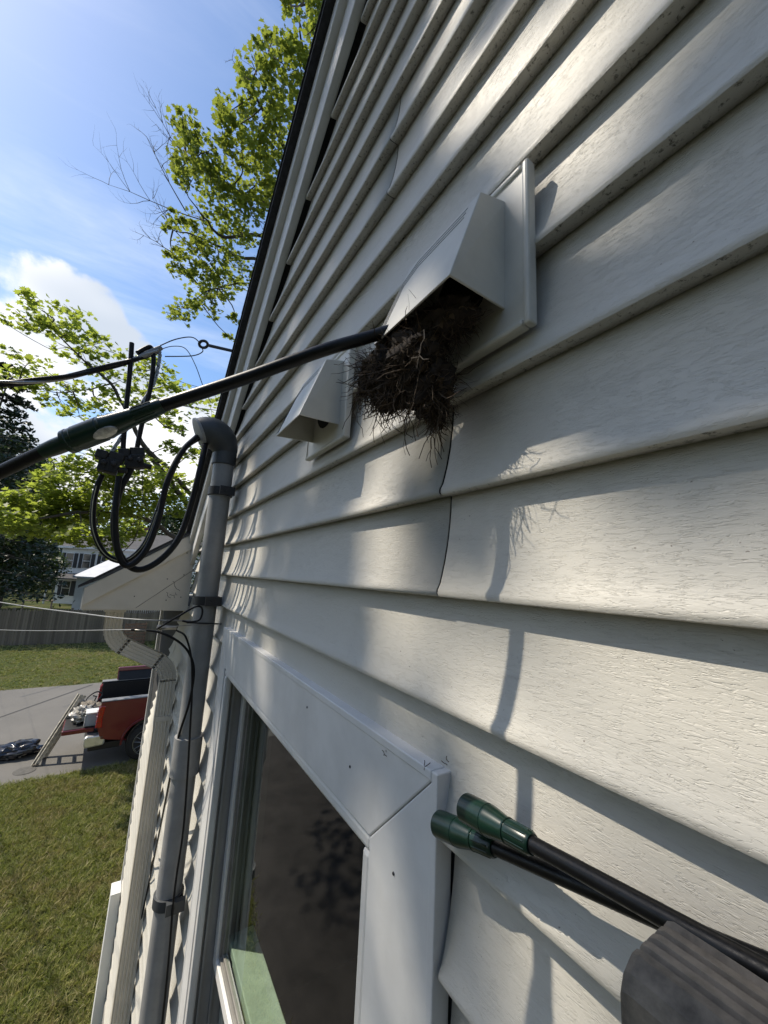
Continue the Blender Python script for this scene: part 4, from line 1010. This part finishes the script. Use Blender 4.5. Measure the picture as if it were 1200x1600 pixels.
# far yard: garden table
MAT['deckwood'] = weathered('pale_deck_wood', (.34, .26, .19), .85, .2, 4)
tb = tag(empty('garden_table', (-7.6, 48.5, 0), .2), 'pale wooden garden table in the far yard before white house', 'table')
for i in range(5): MB().box(-1.2, 1.2, -.45+i*.18, -.30+i*.18, .72, .76).build('board', MAT['deckwood'], tb)
for x in (-1, 1):
    for y in (-.35, .35): MB().box(x-.05, x+.05, y-.05, y+.05, 0, .719).build('leg', MAT['deckwood'], tb)

# ------------------------------------------------------------------ trees
MAPLE = np.array([(0, -.5), (.10, -.28), (.42, -.34), (.30, -.10), (.50, .10), (.24, .14), (.20, .30), (.0, .52), (-.20, .30), (-.24, .14), (-.50, .10), (-.30, -.10), (-.42, -.34), (-.10, -.28)])
OVAL = np.array([(0, -.5), (.28, -.1), (.2, .3), (0, .5), (-.2, .3), (-.28, -.1)])
QUAD = np.array([(0, -.5), (.38, 0), (0, .5), (-.38, 0)])
def leaf_mesh(name, centers, size, shape, mat, rg, droop=.55, parent=None):
    n = len(centers); k = len(shape)
    c = np.asarray(centers)
    nrm = np.stack([rg.normal(0, droop, n), rg.normal(0, droop, n), np.ones(n)], 1); nrm /= np.linalg.norm(nrm, axis=1)[:, None]
    an = rg.uniform(0, 2*np.pi, n); t = np.stack([np.cos(an), np.sin(an), rg.normal(-.35, .35, n)], 1)
    t -= nrm*(t*nrm).sum(1)[:, None]; t /= np.linalg.norm(t, axis=1)[:, None]; b = np.cross(nrm, t)
    s = size*rg.uniform(.65, 1.2, n)
    v = c[:, None, :]+s[:, None, None]*(shape[None, :, 0, None]*b[:, None, :]+shape[None, :, 1, None]*t[:, None, :])
    fold = np.abs(shape[:, 0])[None, :, None]*(s*rg.uniform(-.1, .45, n))[:, None, None]
    v = v+nrm[:, None, :]*fold
    # fan around the midrib keeps the fold: two halves
    me = bpy.data.meshes.new(name); me.vertices.add(n*k); me.vertices.foreach_set('co', v.reshape(-1))
    me.loops.add(n*k); me.loops.foreach_set('vertex_index', np.arange(n*k))
    me.polygons.add(n); me.polygons.foreach_set('loop_start', np.arange(n)*k); me.polygons.foreach_set('loop_total', np.full(n, k))
    me.update(calc_edges=True)
    o = link_mesh(name, me, mat, parent); return o
def clump_points(rg, c, r, n, flat=.65):
    d = rg.normal(0, 1, (n, 3)); d /= np.linalg.norm(d, axis=1)[:, None]
    q = rg.uniform(.25, 1, n)**.5
    # leaves gather on a few sprays rather than fill a ball
    k = max(3, n//14); sp = rg.normal(0, 1, (k, 3)); sp /= np.linalg.norm(sp, axis=1)[:, None]; sp *= (rg.uniform(.35, 1, k)**.6)[:, None]
    pick = rg.integers(0, k, n)
    p = np.where((rg.uniform(0, 1, n) < .75)[:, None], sp[pick]+rg.normal(0, .17, (n, 3)), d*q[:, None])
    p[:, 2] *= flat
    return np.asarray(c)+p*r
def limb(mb, pts, r0, r1, n=7, per=5):
    P = smooth_path(pts, per); k = len(P)
    P = [p+Vector((rnd.gauss(0, 1), rnd.gauss(0, 1), rnd.gauss(0, 1)))*(r0*.12) for p in P]
    mb.tube(P, [r0+(r1-r0)*(i/(k-1))**.8 for i in range(k)], n)
def twigs_to(mb, rg, src_pts, clumps, r=.012):
    S = [Vector(p) for p in src_pts]
    for c, rad, _ in clumps:
        c = Vector(c); s = min(S, key=lambda q: (q-c).length)
        m = s.lerp(c, .5)+Vector(rg.normal(0, .12, 3))*min(1, (s-c).length)
        mb.tube(smooth_path([s, m, c, c+(c-m).normalized()*rad*.7], 3), [r*1.6*(1-i/11)+.002 for i in range(10)], 4)
        for j in range(4):
            e = c+Vector(rg.normal(0, 1, 3)).normalized()*rad*.9; mb.tube([c, c.lerp(e, .5)+Vector(rg.normal(0, .05, 3))*rad, e], [r*.5, r*.35, .001], 3)
def tree(name, label, base, trunk, limbs, clumps, leaf, shape, mat, seed, droop=.55, cat='tree', group=None, tr=(.25, .12), twr=.012, flat=.65):
    rg = np.random.default_rng(seed)
    t = tag(empty(name, tuple(base)), label, cat, group)
    mb = MB(); limb(mb, trunk, tr[0], tr[1], 10); keep(mb.build('trunk', MAT['bark'], None, 60), t)
    mb = MB(); src = []
    for pts, a, b in limbs:
        limb(mb, pts, a, b); src += smooth_path(pts, 6)
    src += smooth_path(trunk, 5)[4:]
    twigs_to(mb, rg, src, clumps, twr)
    keep(mb.build('branches', MAT['bark'], None, 60), t)
    P = np.concatenate([clump_points(rg, c, r, n, flat) for c, r, n in clumps])
    keep(leaf_mesh('crown', P, leaf, shape, MAT[mat], rg, droop), t)
    return t, src

DA = 12.0       # young maple: its sprays hang about 12 m away
PXA = DA/720
cA = [(40, 500, 24, 45), (75, 492, 28, 60), (115, 507, 32, 75), (148, 538, 28, 60), (105, 543, 24, 40), (135, 565, 18, 20), (40, 572, 28, 70), (18, 592, 24, 50), (65, 600, 16, 25), (92, 622, 28, 55), (122, 640, 24, 45), (98, 596, 18, 22),
      (180, 598, 36, 70), (212, 560, 22, 40), (240, 582, 32, 70), (262, 606, 26, 55), (200, 640, 38, 75), (250, 640, 28, 55), (272, 662, 22, 45), (150, 622, 28, 40), (282, 672, 12, 15), (225, 612, 25, 40), (296, 710, 14, 22), (268, 700, 16, 20),
      (205, 735, 46, 190), (150, 738, 40, 150), (100, 757, 42, 170), (45, 792, 42, 170), (8, 812, 28, 80), (62, 818, 36, 140), (112, 800, 42, 170), (160, 790, 42, 170), (212, 788, 36, 130), (252, 768, 30, 90), (125, 838, 26, 70), (165, 842, 26, 80), (200, 828, 30, 90), (262, 742, 22, 50), (20, 782, 18, 40), (180, 870, 12, 20),
      (285, 790, 28, 60), (320, 770, 40, 80), (340, 720, 45, 90), (330, 640, 45, 80), (-40, 640, 30, 60)]
cl = [(tuple(at(px, py, DA+rnd.uniform(-.9, .9))), rp*PXA*1.05, int(n*(2.4 if py < 700 else 4.4))) for px, py, rp, n in cA]
b0 = Vector((4.2, 19.8, 0)); tA = [b0, b0+Vector((-.1, -.3, 2.5)), b0+Vector((-.4, -1.2, 5.2)), b0+Vector((-.9, -2.6, 7.4)), b0+Vector((-1.8, -4.2, 9.0))]
lA = [([tA[2], Vector(at(330, 840, 13.5)), Vector(at(298, 796, 12.6)), Vector(at(228, 702, DA)), Vector(at(205, 657, DA)), Vector(at(172, 600, DA)), Vector(at(130, 562, DA)), Vector(at(75, 508, DA))], .12, .008),
      ([tA[2], Vector(at(335, 815, 13.4)), Vector(at(285, 757, 12.4)), Vector(at(237, 708, DA)), Vector(at(228, 702, DA))], .08, .045),
      ([Vector(at(205, 657, DA)), Vector(at(235, 625, DA)), Vector(at(225, 580, DA))], .022, .005),
      ([Vector(at(172, 600, DA)), Vector(at(130, 610, DA)), Vector(at(80, 612, DA)), Vector(at(20, 590, DA))], .02, .004),
      ([tA[2], Vector(at(310, 860, 13.2)), Vector(at(235, 815, 12.4)), Vector(at(140, 800, DA)), Vector(at(40, 812, DA)), Vector(at(-10, 800, DA))], .10, .010),
      ([Vector(at(235, 815, 12.4)), Vector(at(200, 770, DA)), Vector(at(140, 745, DA))], .03, .006)]
tree('maple_tree', 'yellow-green young maple spreading over driveway behind the cable loops', b0, tA, lA, cl, .135, MAPLE, 'maple_light', 21, .5, tr=(.24, .03), twr=.010)

DB = 16.0; PXB = DB/680
cB = [(470, 8, 24, 90), (496, 38, 20, 70), (452, 0, 16, 40), (424, 68, 16, 45), (398, 108, 24, 80), (440, 98, 32, 150), (470, 108, 28, 120), (388, 142, 18, 45), (362, 172, 24, 90), (358, 205, 24, 90), (378, 235, 26, 100), (420, 168, 38, 200), (440, 212, 38, 200), (400, 215, 28, 120), (286, 192, 18, 55), (300, 208, 24, 90), (292, 240, 24, 90), (322, 238, 28, 120), (345, 262, 24, 90),
      (330, 285, 30, 140), (298, 285, 24, 90), (282, 262, 14, 35), (352, 318, 30, 130), (395, 290, 42, 240), (405, 345, 40, 220), (365, 365, 34, 160), (312, 340, 28, 110), (276, 345, 14, 40), (262, 352, 10, 20), (300, 385, 30, 130), (270, 395, 14, 40), (285, 415, 26, 100), (335, 405, 36, 180), (378, 425, 34, 170), (318, 445, 30, 120), (345, 448, 26, 100), (288, 482, 24, 90), (268, 490, 14, 40), (325, 482, 22, 70), (345, 470, 12, 25), (368, 498, 12, 35), (362, 528, 12, 35), (378, 300, 20, 60), (425, 260, 34, 170),
      (470, 180, 50, 220), (480, 300, 60, 260), (460, 400, 60, 240), (560, 80, 80, 260), (560, 260, 90, 300), (520, -60, 60, 200), (600, -150, 90, 240)]
clB = [(tuple(at(px, py, DB+rnd.uniform(-1.2, 1.2))), rp*PXB*.92, int(n*1.5)) for px, py, rp, n in cB]
b1 = Vector((6.8, 10.8, 0)); 
tB = [b1, b1+Vector((-.3, 0, 4)), b1+Vector((-.9, .2, 8)), b1+Vector((-2.2, .1, 12)), b1+Vector((-3.2, -.6, 16.5)), b1+Vector((-4.2, -1.5, 19.5))]
B_ = lambda px, py, d=DB: Vector(at(px, py, d))
lB = [([tB[3], B_(440, 345, 16.5), B_(380, 305), B_(330, 270), B_(292, 250)], .10, .012), ([tB[3], B_(430, 380, 16.5), B_(350, 370), B_(320, 340), B_(290, 300)], .09, .01),
      ([tB[2], B_(440, 440, 16.5), B_(370, 400), B_(310, 370), B_(270, 360)], .09, .01), ([tB[2], B_(430, 470, 16.3), B_(340, 450), B_(290, 480)], .06, .008),
      ([tB[3], B_(455, 260, 16.5), B_(420, 190), B_(395, 130), B_(420, 80)], .09, .01), ([tB[4], B_(490, 130, 16.5), B_(470, 60), B_(468, 10)], .07, .01), ([B_(330, 450), B_(310, 478), B_(280, 492)], .02, .005)]
tB_obj, srcB = tree('maple_tree', 'tall green maple rising behind the gable roof against blue sky', b1, tB, lB, clB, .15, MAPLE, 'maple', 33, .55, tr=(.34, .10), twr=.014)
# dead twiggy branches reaching out of its crown
r4 = random.Random(41)
def dead(mb, p, d, L, r, depth):
    pts = [p]; segs = 5
    for i in range(segs):
        d = (d+Vector((r4.gauss(0, .13), r4.gauss(0, .13), r4.gauss(.03, .13)))).normalized(); p = p+d*(L/segs); pts.append(p)
        if depth and i > 0:
            for _ in range(2 if depth > 1 else 1):
                nd = (d+Vector((r4.gauss(0, .6), r4.gauss(0, .6), r4.gauss(.15, .5)))).normalized(); dead(mb, p, nd, L*r4.uniform(.3, .5), r*.55*(1-i/segs*.5), depth-1)
    mb.tube(pts, [r*(1-.16*i) for i in range(segs+1)], 4)
for a, b in (((310, 262), (225, 195)), ((320, 345), (170, 268)), ((300, 385), (215, 330)), ((275, 400), (225, 365)), ((390, 125), (358, 108)), ((290, 330), (215, 215))):
    pa, pb = B_(*a), B_(*b); mb = MB()
    dead(mb, pa, (pb-pa).normalized(), (pb-pa).length, .022, 2)
    keep(mb.build('dead_branch', MAT['dead_twig']), tB_obj)

# dark trees at the left and behind
def round_tree(name, label, base, h, r, n_cl, n_leaf, leaf, mat, seed, z0=.3, cat='tree', shape=QUAD, group=None, tr=.22, fl=.7):
    rg = np.random.default_rng(seed); b = Vector(base)
    cls = []
    for i in range(n_cl):
        zz = z0+(1-z0)*rg.uniform(0, 1)**.8; k = math.sin(math.pi*min(1, max(.12, (zz-z0*.6)/(1.02-z0*.6))))**.6
        a = rg.uniform(0, 2*math.pi); q = r*k*rg.uniform(.3, 1)**.6
        cls.append(((b.x+q*math.cos(a), b.y+q*math.sin(a), b.z+h*zz), r*rg.uniform(.22, .36), n_leaf))
    trunk = [b, b+Vector((.1, 0, h*.3)), b+Vector((-.1, .1, h*.6)), b+Vector((0, 0, h*.92))]
    limbs = []
    for i in range(7):
        c = Vector(cls[i*n_cl//7][0]); s = b+Vector((0, 0, max(h*.2, (c.z-b.z)*.6))); limbs.append(([s, s.lerp(c, .5)+Vector((0, 0, .1*h*.2)), c], tr*.4, .02))
    return tree(name, label, base, trunk, limbs, cls, leaf, shape, mat, seed, .8, cat, group, (tr, tr*.3), .02, fl)[0]
def conifer(name, label, base, h, r, seed, group=None):
    rg = np.random.default_rng(seed); b = Vector(base); cls = []; limbs = []
    for i in range(15):
        z = .14+.84*i/14; R = r*(1-z)**.75+.15
        for j in range(6):
            a = 2*math.pi*(j/6)+i*.9+rg.normal(0, .15); 
            e = b+Vector((R*math.cos(a), R*math.sin(a), h*z-.1*R)); s = b+Vector((0, 0, h*z+.15*R)); limbs.append(([s, s.lerp(e, .5), e], .05, .012))
            for f_ in (.45, .8, 1.0): cls.append((tuple(s.lerp(e, f_)), R*.28+.12, 42))
    return tree(name, label, base, [b, b+Vector((0, 0, h*.5)), b+Vector((0, 0, h*.99))], limbs, cls, .36, np.array([(0, -.5), (.2, 0), (0, .5), (-.2, 0)]), 'needle', seed, 1.0, 'tree', group, (.25, .03), .012, .45)[0]
far_g = 'dark trees in the distance'
conifer('spruce_tree', 'dark spruce at the left edge behind the service cable', (-9.3, 34, 0), 17.4, 5.0, 51, far_g)
round_tree('shade_tree', 'dark leafy tree standing before the spruce at left edge', (-9.9, 41, 0), 13.8, 3.9, 90, 150, .36, 'dark_leaf', 52, .25, group=far_g)
round_tree('shade_tree', 'low dark spreading tree on the far lawn at left', (-10.0, 47, 0), 6.4, 4.0, 80, 170, .26, 'dark_leaf', 53, .28, group=far_g)
round_tree('shade_tree', 'dark tree filling the gap behind the white house chimney', (2.5, 70, 0), 14.0, 6.0, 60, 110, .42, 'dark_leaf', 54, .12, group=far_g)
round_tree('shade_tree', 'dark tree crowding behind the white house roof', (-6.5, 76, 0), 13.5, 6.0, 60, 100, .42, 'dark_leaf', 55, .12, group=far_g)
round_tree('shade_tree', 'dark tree rising between the white house and spruce', (-15.5, 72, 0), 14.5, 6.0, 60, 100, .42, 'dark_leaf', 56, .12, group=far_g)
round_tree('shade_tree', 'dark tree in the wood beyond the left yard', (-22, 60, 0), 15, 6.0, 60, 100, .42, 'dark_leaf', 57, .12, group=far_g)
round_tree('shade_tree', 'dark tree behind the eave return over the fence', (9, 60, 0), 13, 5.5, 60, 100, .42, 'dark_leaf', 58, .12, group=far_g)
round_tree('shade_tree', 'olive tree behind the truck side of the fence', (6.0, 36, 0), 9, 4.0, 50, 120, .26, 'dark_leaf', 59, .2, group=far_g)

for i, (x, y, h, r) in enumerate(((-13, -4, 14, 5), (-10, -11, 13, 5), (-18, 2, 16, 6), (-6, -17, 14, 5))):  # trees out of view, added to cut the sky light on the wall
    round_tree('shade_tree', ['unseen dark tree facing the wall, added to block sky light', 'unseen dark tree behind the ladder, added to block sky light', 'tallest unseen dark tree across the side drive, added to block sky light', 'unseen dark tree at the rear end of the drive, added to block sky light'][i], (x, y, 0), h, r, 60, 110, .40, 'dark_leaf', 60+i, .15, group=far_g)
# wood on the skyline: one mass
rgw = np.random.default_rng(8)
n = 42000; wx = rgw.uniform(-110, 80, n); wt = 13+3*np.sin(wx*.21)+2.2*np.sin(wx*.53+1)+1.2*np.sin(wx*1.7)
P = np.stack([wx, 92+rgw.normal(0, 3, n), wt*rgw.uniform(0, 1, n)**.75], 1)
tag(leaf_mesh('far_wood', P, .9, QUAD, MAT['dark_leaf'], rgw, .9), 'dark wood closing the skyline beyond the houses', 'wood', kind='stuff')

# the tall maple between the sun and the wall: its leaves throw the dappled shade on the siding
lit_px = [(1040, 920, .055), (890, 880, .035), (1150, 930, .06), (990, 1090, .03), (1120, 1120, .09), (1010, 1230, .08), (880, 1200, .025), (800, 695, .03), (850, 840, .025), (740, 990, .035), (590, 720, .06), (630, 700, .04), (600, 860, .045), (690, 990, .025), (600, 1010, .025), (760, 1190, .03), (1100, 1330, .09), (950, 1340, .06), (1000, 1400, .07), (860, 1340, .025), (800, 1470, .03), (920, 1470, .03),
          (395, 790, .06), (365, 870, .12), (400, 880, .05), (375, 960, .10), (420, 1060, .05), (385, 740, .05), (950, 60, .045), (830, 60, .045), (780, 150, .035), (700, 30, .045), (890, 240, .03), (960, 330, .015)]
lit = [(onx(a, b, .01)[1:], r) for a, b, r in lit_px]
rg = np.random.default_rng(77); pts = []
while len(pts) < 4600:
    y, z, t = rg.uniform(-1.0, 2.5), rg.uniform(3.80, 7.3), rg.uniform(9.0, 14.0)
    if y > 1.75 and z < 4.9 and rg.uniform() < .75: continue
    if y > .2 and z < 4.05 and rg.uniform() < .5: continue
    ok = True
    for c, r in lit:
        dd = math.hypot(y-c[0], z-c[1])
        if dd < r+.05: ok = False; break
    if ok: pts.append(np.array([.01, y, z])+SUN*t)
shade_px = [(940, 600, .09), (1100, 560, .12), (1150, 450, .10), (1000, 480, .10), (850, 560, .05), (700, 1080, .05), (860, 1060, .045), (945, 810, .03), (500, 900, .10), (560, 1000, .06), (700, 1250, .05), (750, 860, .03), (450, 980, .08), (640, 780, .03), (850, 1500, .06), (760, 1420, .05), (500, 300, .2), (600, 450, .15), (1150, 250, .12)]
for a, b, r in shade_px:
    c = onx(a, b, .01)
    for _ in range(int(40+5200*r*r)):
        q_ = rg.normal(0, .5, 2)*r
        if any(math.hypot(c[1]+q_[0]-l[0], c[2]+q_[1]-l[1]) < lr+.055 for l, lr in lit): continue
        pts.append(np.array([.01, c[1]+q_[0], c[2]+q_[1]])+SUN*rg.uniform(9, 14))
base = Vector((-8.6, 7.2, 0))
cs = [((-10.6, 11.6, 11.0), 1.3, 420), ((-12.0, 9.6, 11.5), 1.4, 420), ((-11.2, 5.4, 10.0), 1.4, 420), ((-11.4, 1.8, 15.4), 1.4, 420), ((-8.4, 2.0, 17.4), 1.3, 380), ((-10.4, 2.6, 12.6), 1.4, 420), ((-12.4, 12.6, 9.4), 1.3, 420), ((-13.0, 3.2, 15.0), 1.4, 420), ((-13.2, 9.6, 9.6), 1.4, 420), ((-11.0, 13.2, 8.6), 1.0, 260), ((-13.0, 5.6, 12.4), 1.5, 420)]
trk = [base, base+Vector((.1, -.1, 4)), base+Vector((.3, -.3, 8)), base+Vector((.6, -.5, 12)), base+Vector((.3, -.4, 17))]
lm = [([trk[2], trk[2].lerp(Vector(c[0]), .5)+Vector((0, 0, .5)), Vector(c[0])], .09, .02) for c in cs]+[([trk[2], Vector((-7.6, 6.0, 11.6)), Vector((-6.6, 5.4, 14.6))], .07, .012), ([trk[3], Vector((-7.4, 5.6, 14.4)), Vector((-7.2, 5.6, 16.6))], .06, .012)]
sh, _ = tree('maple_tree', 'tall side-yard maple whose leaves dapple the siding with shade', base, trk, lm, cs, .17, MAPLE, 'maple', 91, .55, tr=(.30, .12))
keep(leaf_mesh('crown', np.array(pts), .125, MAPLE, MAT['maple'], rg, .7), sh)

# utility wires far off
for k, (a, b) in enumerate((((-30, 480), (150, 575)), ((-30, 665), (80, 695)), ((-30, 752), (90, 778)), ((215, 565), (345, 612)))):
    p, q_ = Vector(at(*a, 24)), Vector(at(*b, 26)); d_ = (q_-p)
    pts_ = [p+d_*t+Vector((0, 0, -.25*math.sin(math.pi*min(max(t, 0), 1)))) for t in (-.6, -.2, 0, .25, .5, .75, 1, 1.3, 1.9)]
    cable('utility_wire', ['thin black utility wire crossing the white cloud at upper left', 'black utility wire passing behind the rod at left', 'lowest thin utility wire among the dark trees', 'short thin wire seen right of the clamp under the eye bolt'][k], pts_, .014, 'cable', 'wire', 'utility wires across the yard', 3, 6)

# ------------------------------------------------------------------ grass blades
def grass(name, label, xs, ys, n, h, wdt, mat, keep_fn, seed):
    g = np.random.default_rng(seed)
    nt_ = n//24; tx = g.uniform(*xs, nt_); ty = g.uniform(*ys, nt_); tv = g.uniform(.2, 1.5, nt_); tr_ = g.uniform(.015, .07, nt_)
    pick = g.integers(0, nt_, n); loose = g.uniform(0, 1, n) < .25
    ta = g.uniform(0, 2*np.pi, n); rr = tr_[pick]*np.sqrt(g.uniform(0, 1, n))
    x = np.where(loose, g.uniform(*xs, n), tx[pick]+rr*np.cos(ta)); y = np.where(loose, g.uniform(*ys, n), ty[pick]+rr*np.sin(ta))
    k = keep_fn(x, y, g); x, y, pick, ta, loose = x[k], y[k], pick[k], ta[k], loose[k]; n = len(x)
    hh = h*g.uniform(.5, 1.2, n)*np.where(loose, .6, tv[pick]); a = g.uniform(0, 2*np.pi, n); lean = g.uniform(.2, 1.3, n); la = ta+g.normal(0, .8, n)
    dx, dy = np.cos(a)*wdt, np.sin(a)*wdt; lx, ly = np.cos(la)*lean*hh, np.sin(la)*lean*hh
    z0 = np.full(n, .0)
    v = np.stack([np.stack([x-dx, y-dy, z0], 1), np.stack([x+dx, y+dy, z0], 1), np.stack([x+lx*.45+dx*.7, y+ly*.45+dy*.7, hh*.6], 1), np.stack([x+lx, y+ly, hh*.9], 1), np.stack([x+lx*.45-dx*.7, y+ly*.45-dy*.7, hh*.6], 1)], 1)
    me = bpy.data.meshes.new(name); me.vertices.add(n*5); me.vertices.foreach_set('co', v.reshape(-1)); me.loops.add(n*5); me.loops.foreach_set('vertex_index', np.arange(n*5))
    me.polygons.add(n); me.polygons.foreach_set('loop_start', np.arange(n)*5); me.polygons.foreach_set('loop_total', np.full(n, 5)); me.update(calc_edges=True)
    o = link_mesh(name, me, mat); tag(o, label, 'grass', kind='stuff'); return o
def grass_material():
    m = bpy.data.materials.new('grass_blade'); m.use_nodes = True; nt = m.node_tree; b = nt.nodes['Principled BSDF']
    gi = N(nt.nodes, 'ShaderNodeNewGeometry')
    patch = noise(m, coords(m), 1.3, 5, .7)
    c1 = ramp(m, gi.outputs['Random Per Island'], [(0, (.13, .165, .04)), (.45, (.31, .34, .095)), (.78, (.46, .43, .19)), (1, (.72, .63, .40))])
    c2 = ramp(m, gi.outputs['Random Per Island'], [(0, (.20, .18, .07)), (.5, (.40, .32, .16)), (1, (.60, .48, .29))])
    nt.links.new(mixc(m, ramp(m, patch, [(.46, (0, 0, 0)), (.60, (.9, .9, .9))]), c1, c2), b.inputs['Base Color'])
    b.inputs['Roughness'].default_value = .55; b.inputs['Specular IOR Level'].default_value = .25
    tr = N(nt.nodes, 'ShaderNodeBsdfTranslucent'); tr.inputs['Color'].default_value = (.22, .26, .05, 1); mx = N(nt.nodes, 'ShaderNodeMixShader', i_Fac=.3)
    nt.links.new(b.outputs[0], mx.inputs[1]); nt.links.new(tr.outputs[0], mx.inputs[2]); nt.links.new(mx.outputs[0], nt.nodes['Material Output'].inputs[0]); return m
MAT['grass'] = grass_material()
grass('lawn_grass', 'short patchy green lawn grass beside the house', (-2.5, .35), (3.6, 11.2), 230000, .065, .0034, MAT['grass'], lambda x, y, g: (x > np.interp(y, (5.2, 6.5, 7.6, 8.5, 9.7, 11.0), (-1.30, -1.58, -1.86, -2.06, -2.28, -2.5))+g.normal(0, .04, len(x))) & (y < 11.02+g.normal(0, .07, len(x))) & ((x < -.02) | (y > 5.3)), 3)
grass('lawn_grass', 'sunlit lawn grass between the driveway and the fence', (-9, 3.5), (18.5, 27.8), 90000, .075, .006, MAT['grass'], lambda x, y, g: (y > 18.62+g.normal(0, .05, len(x))), 4)
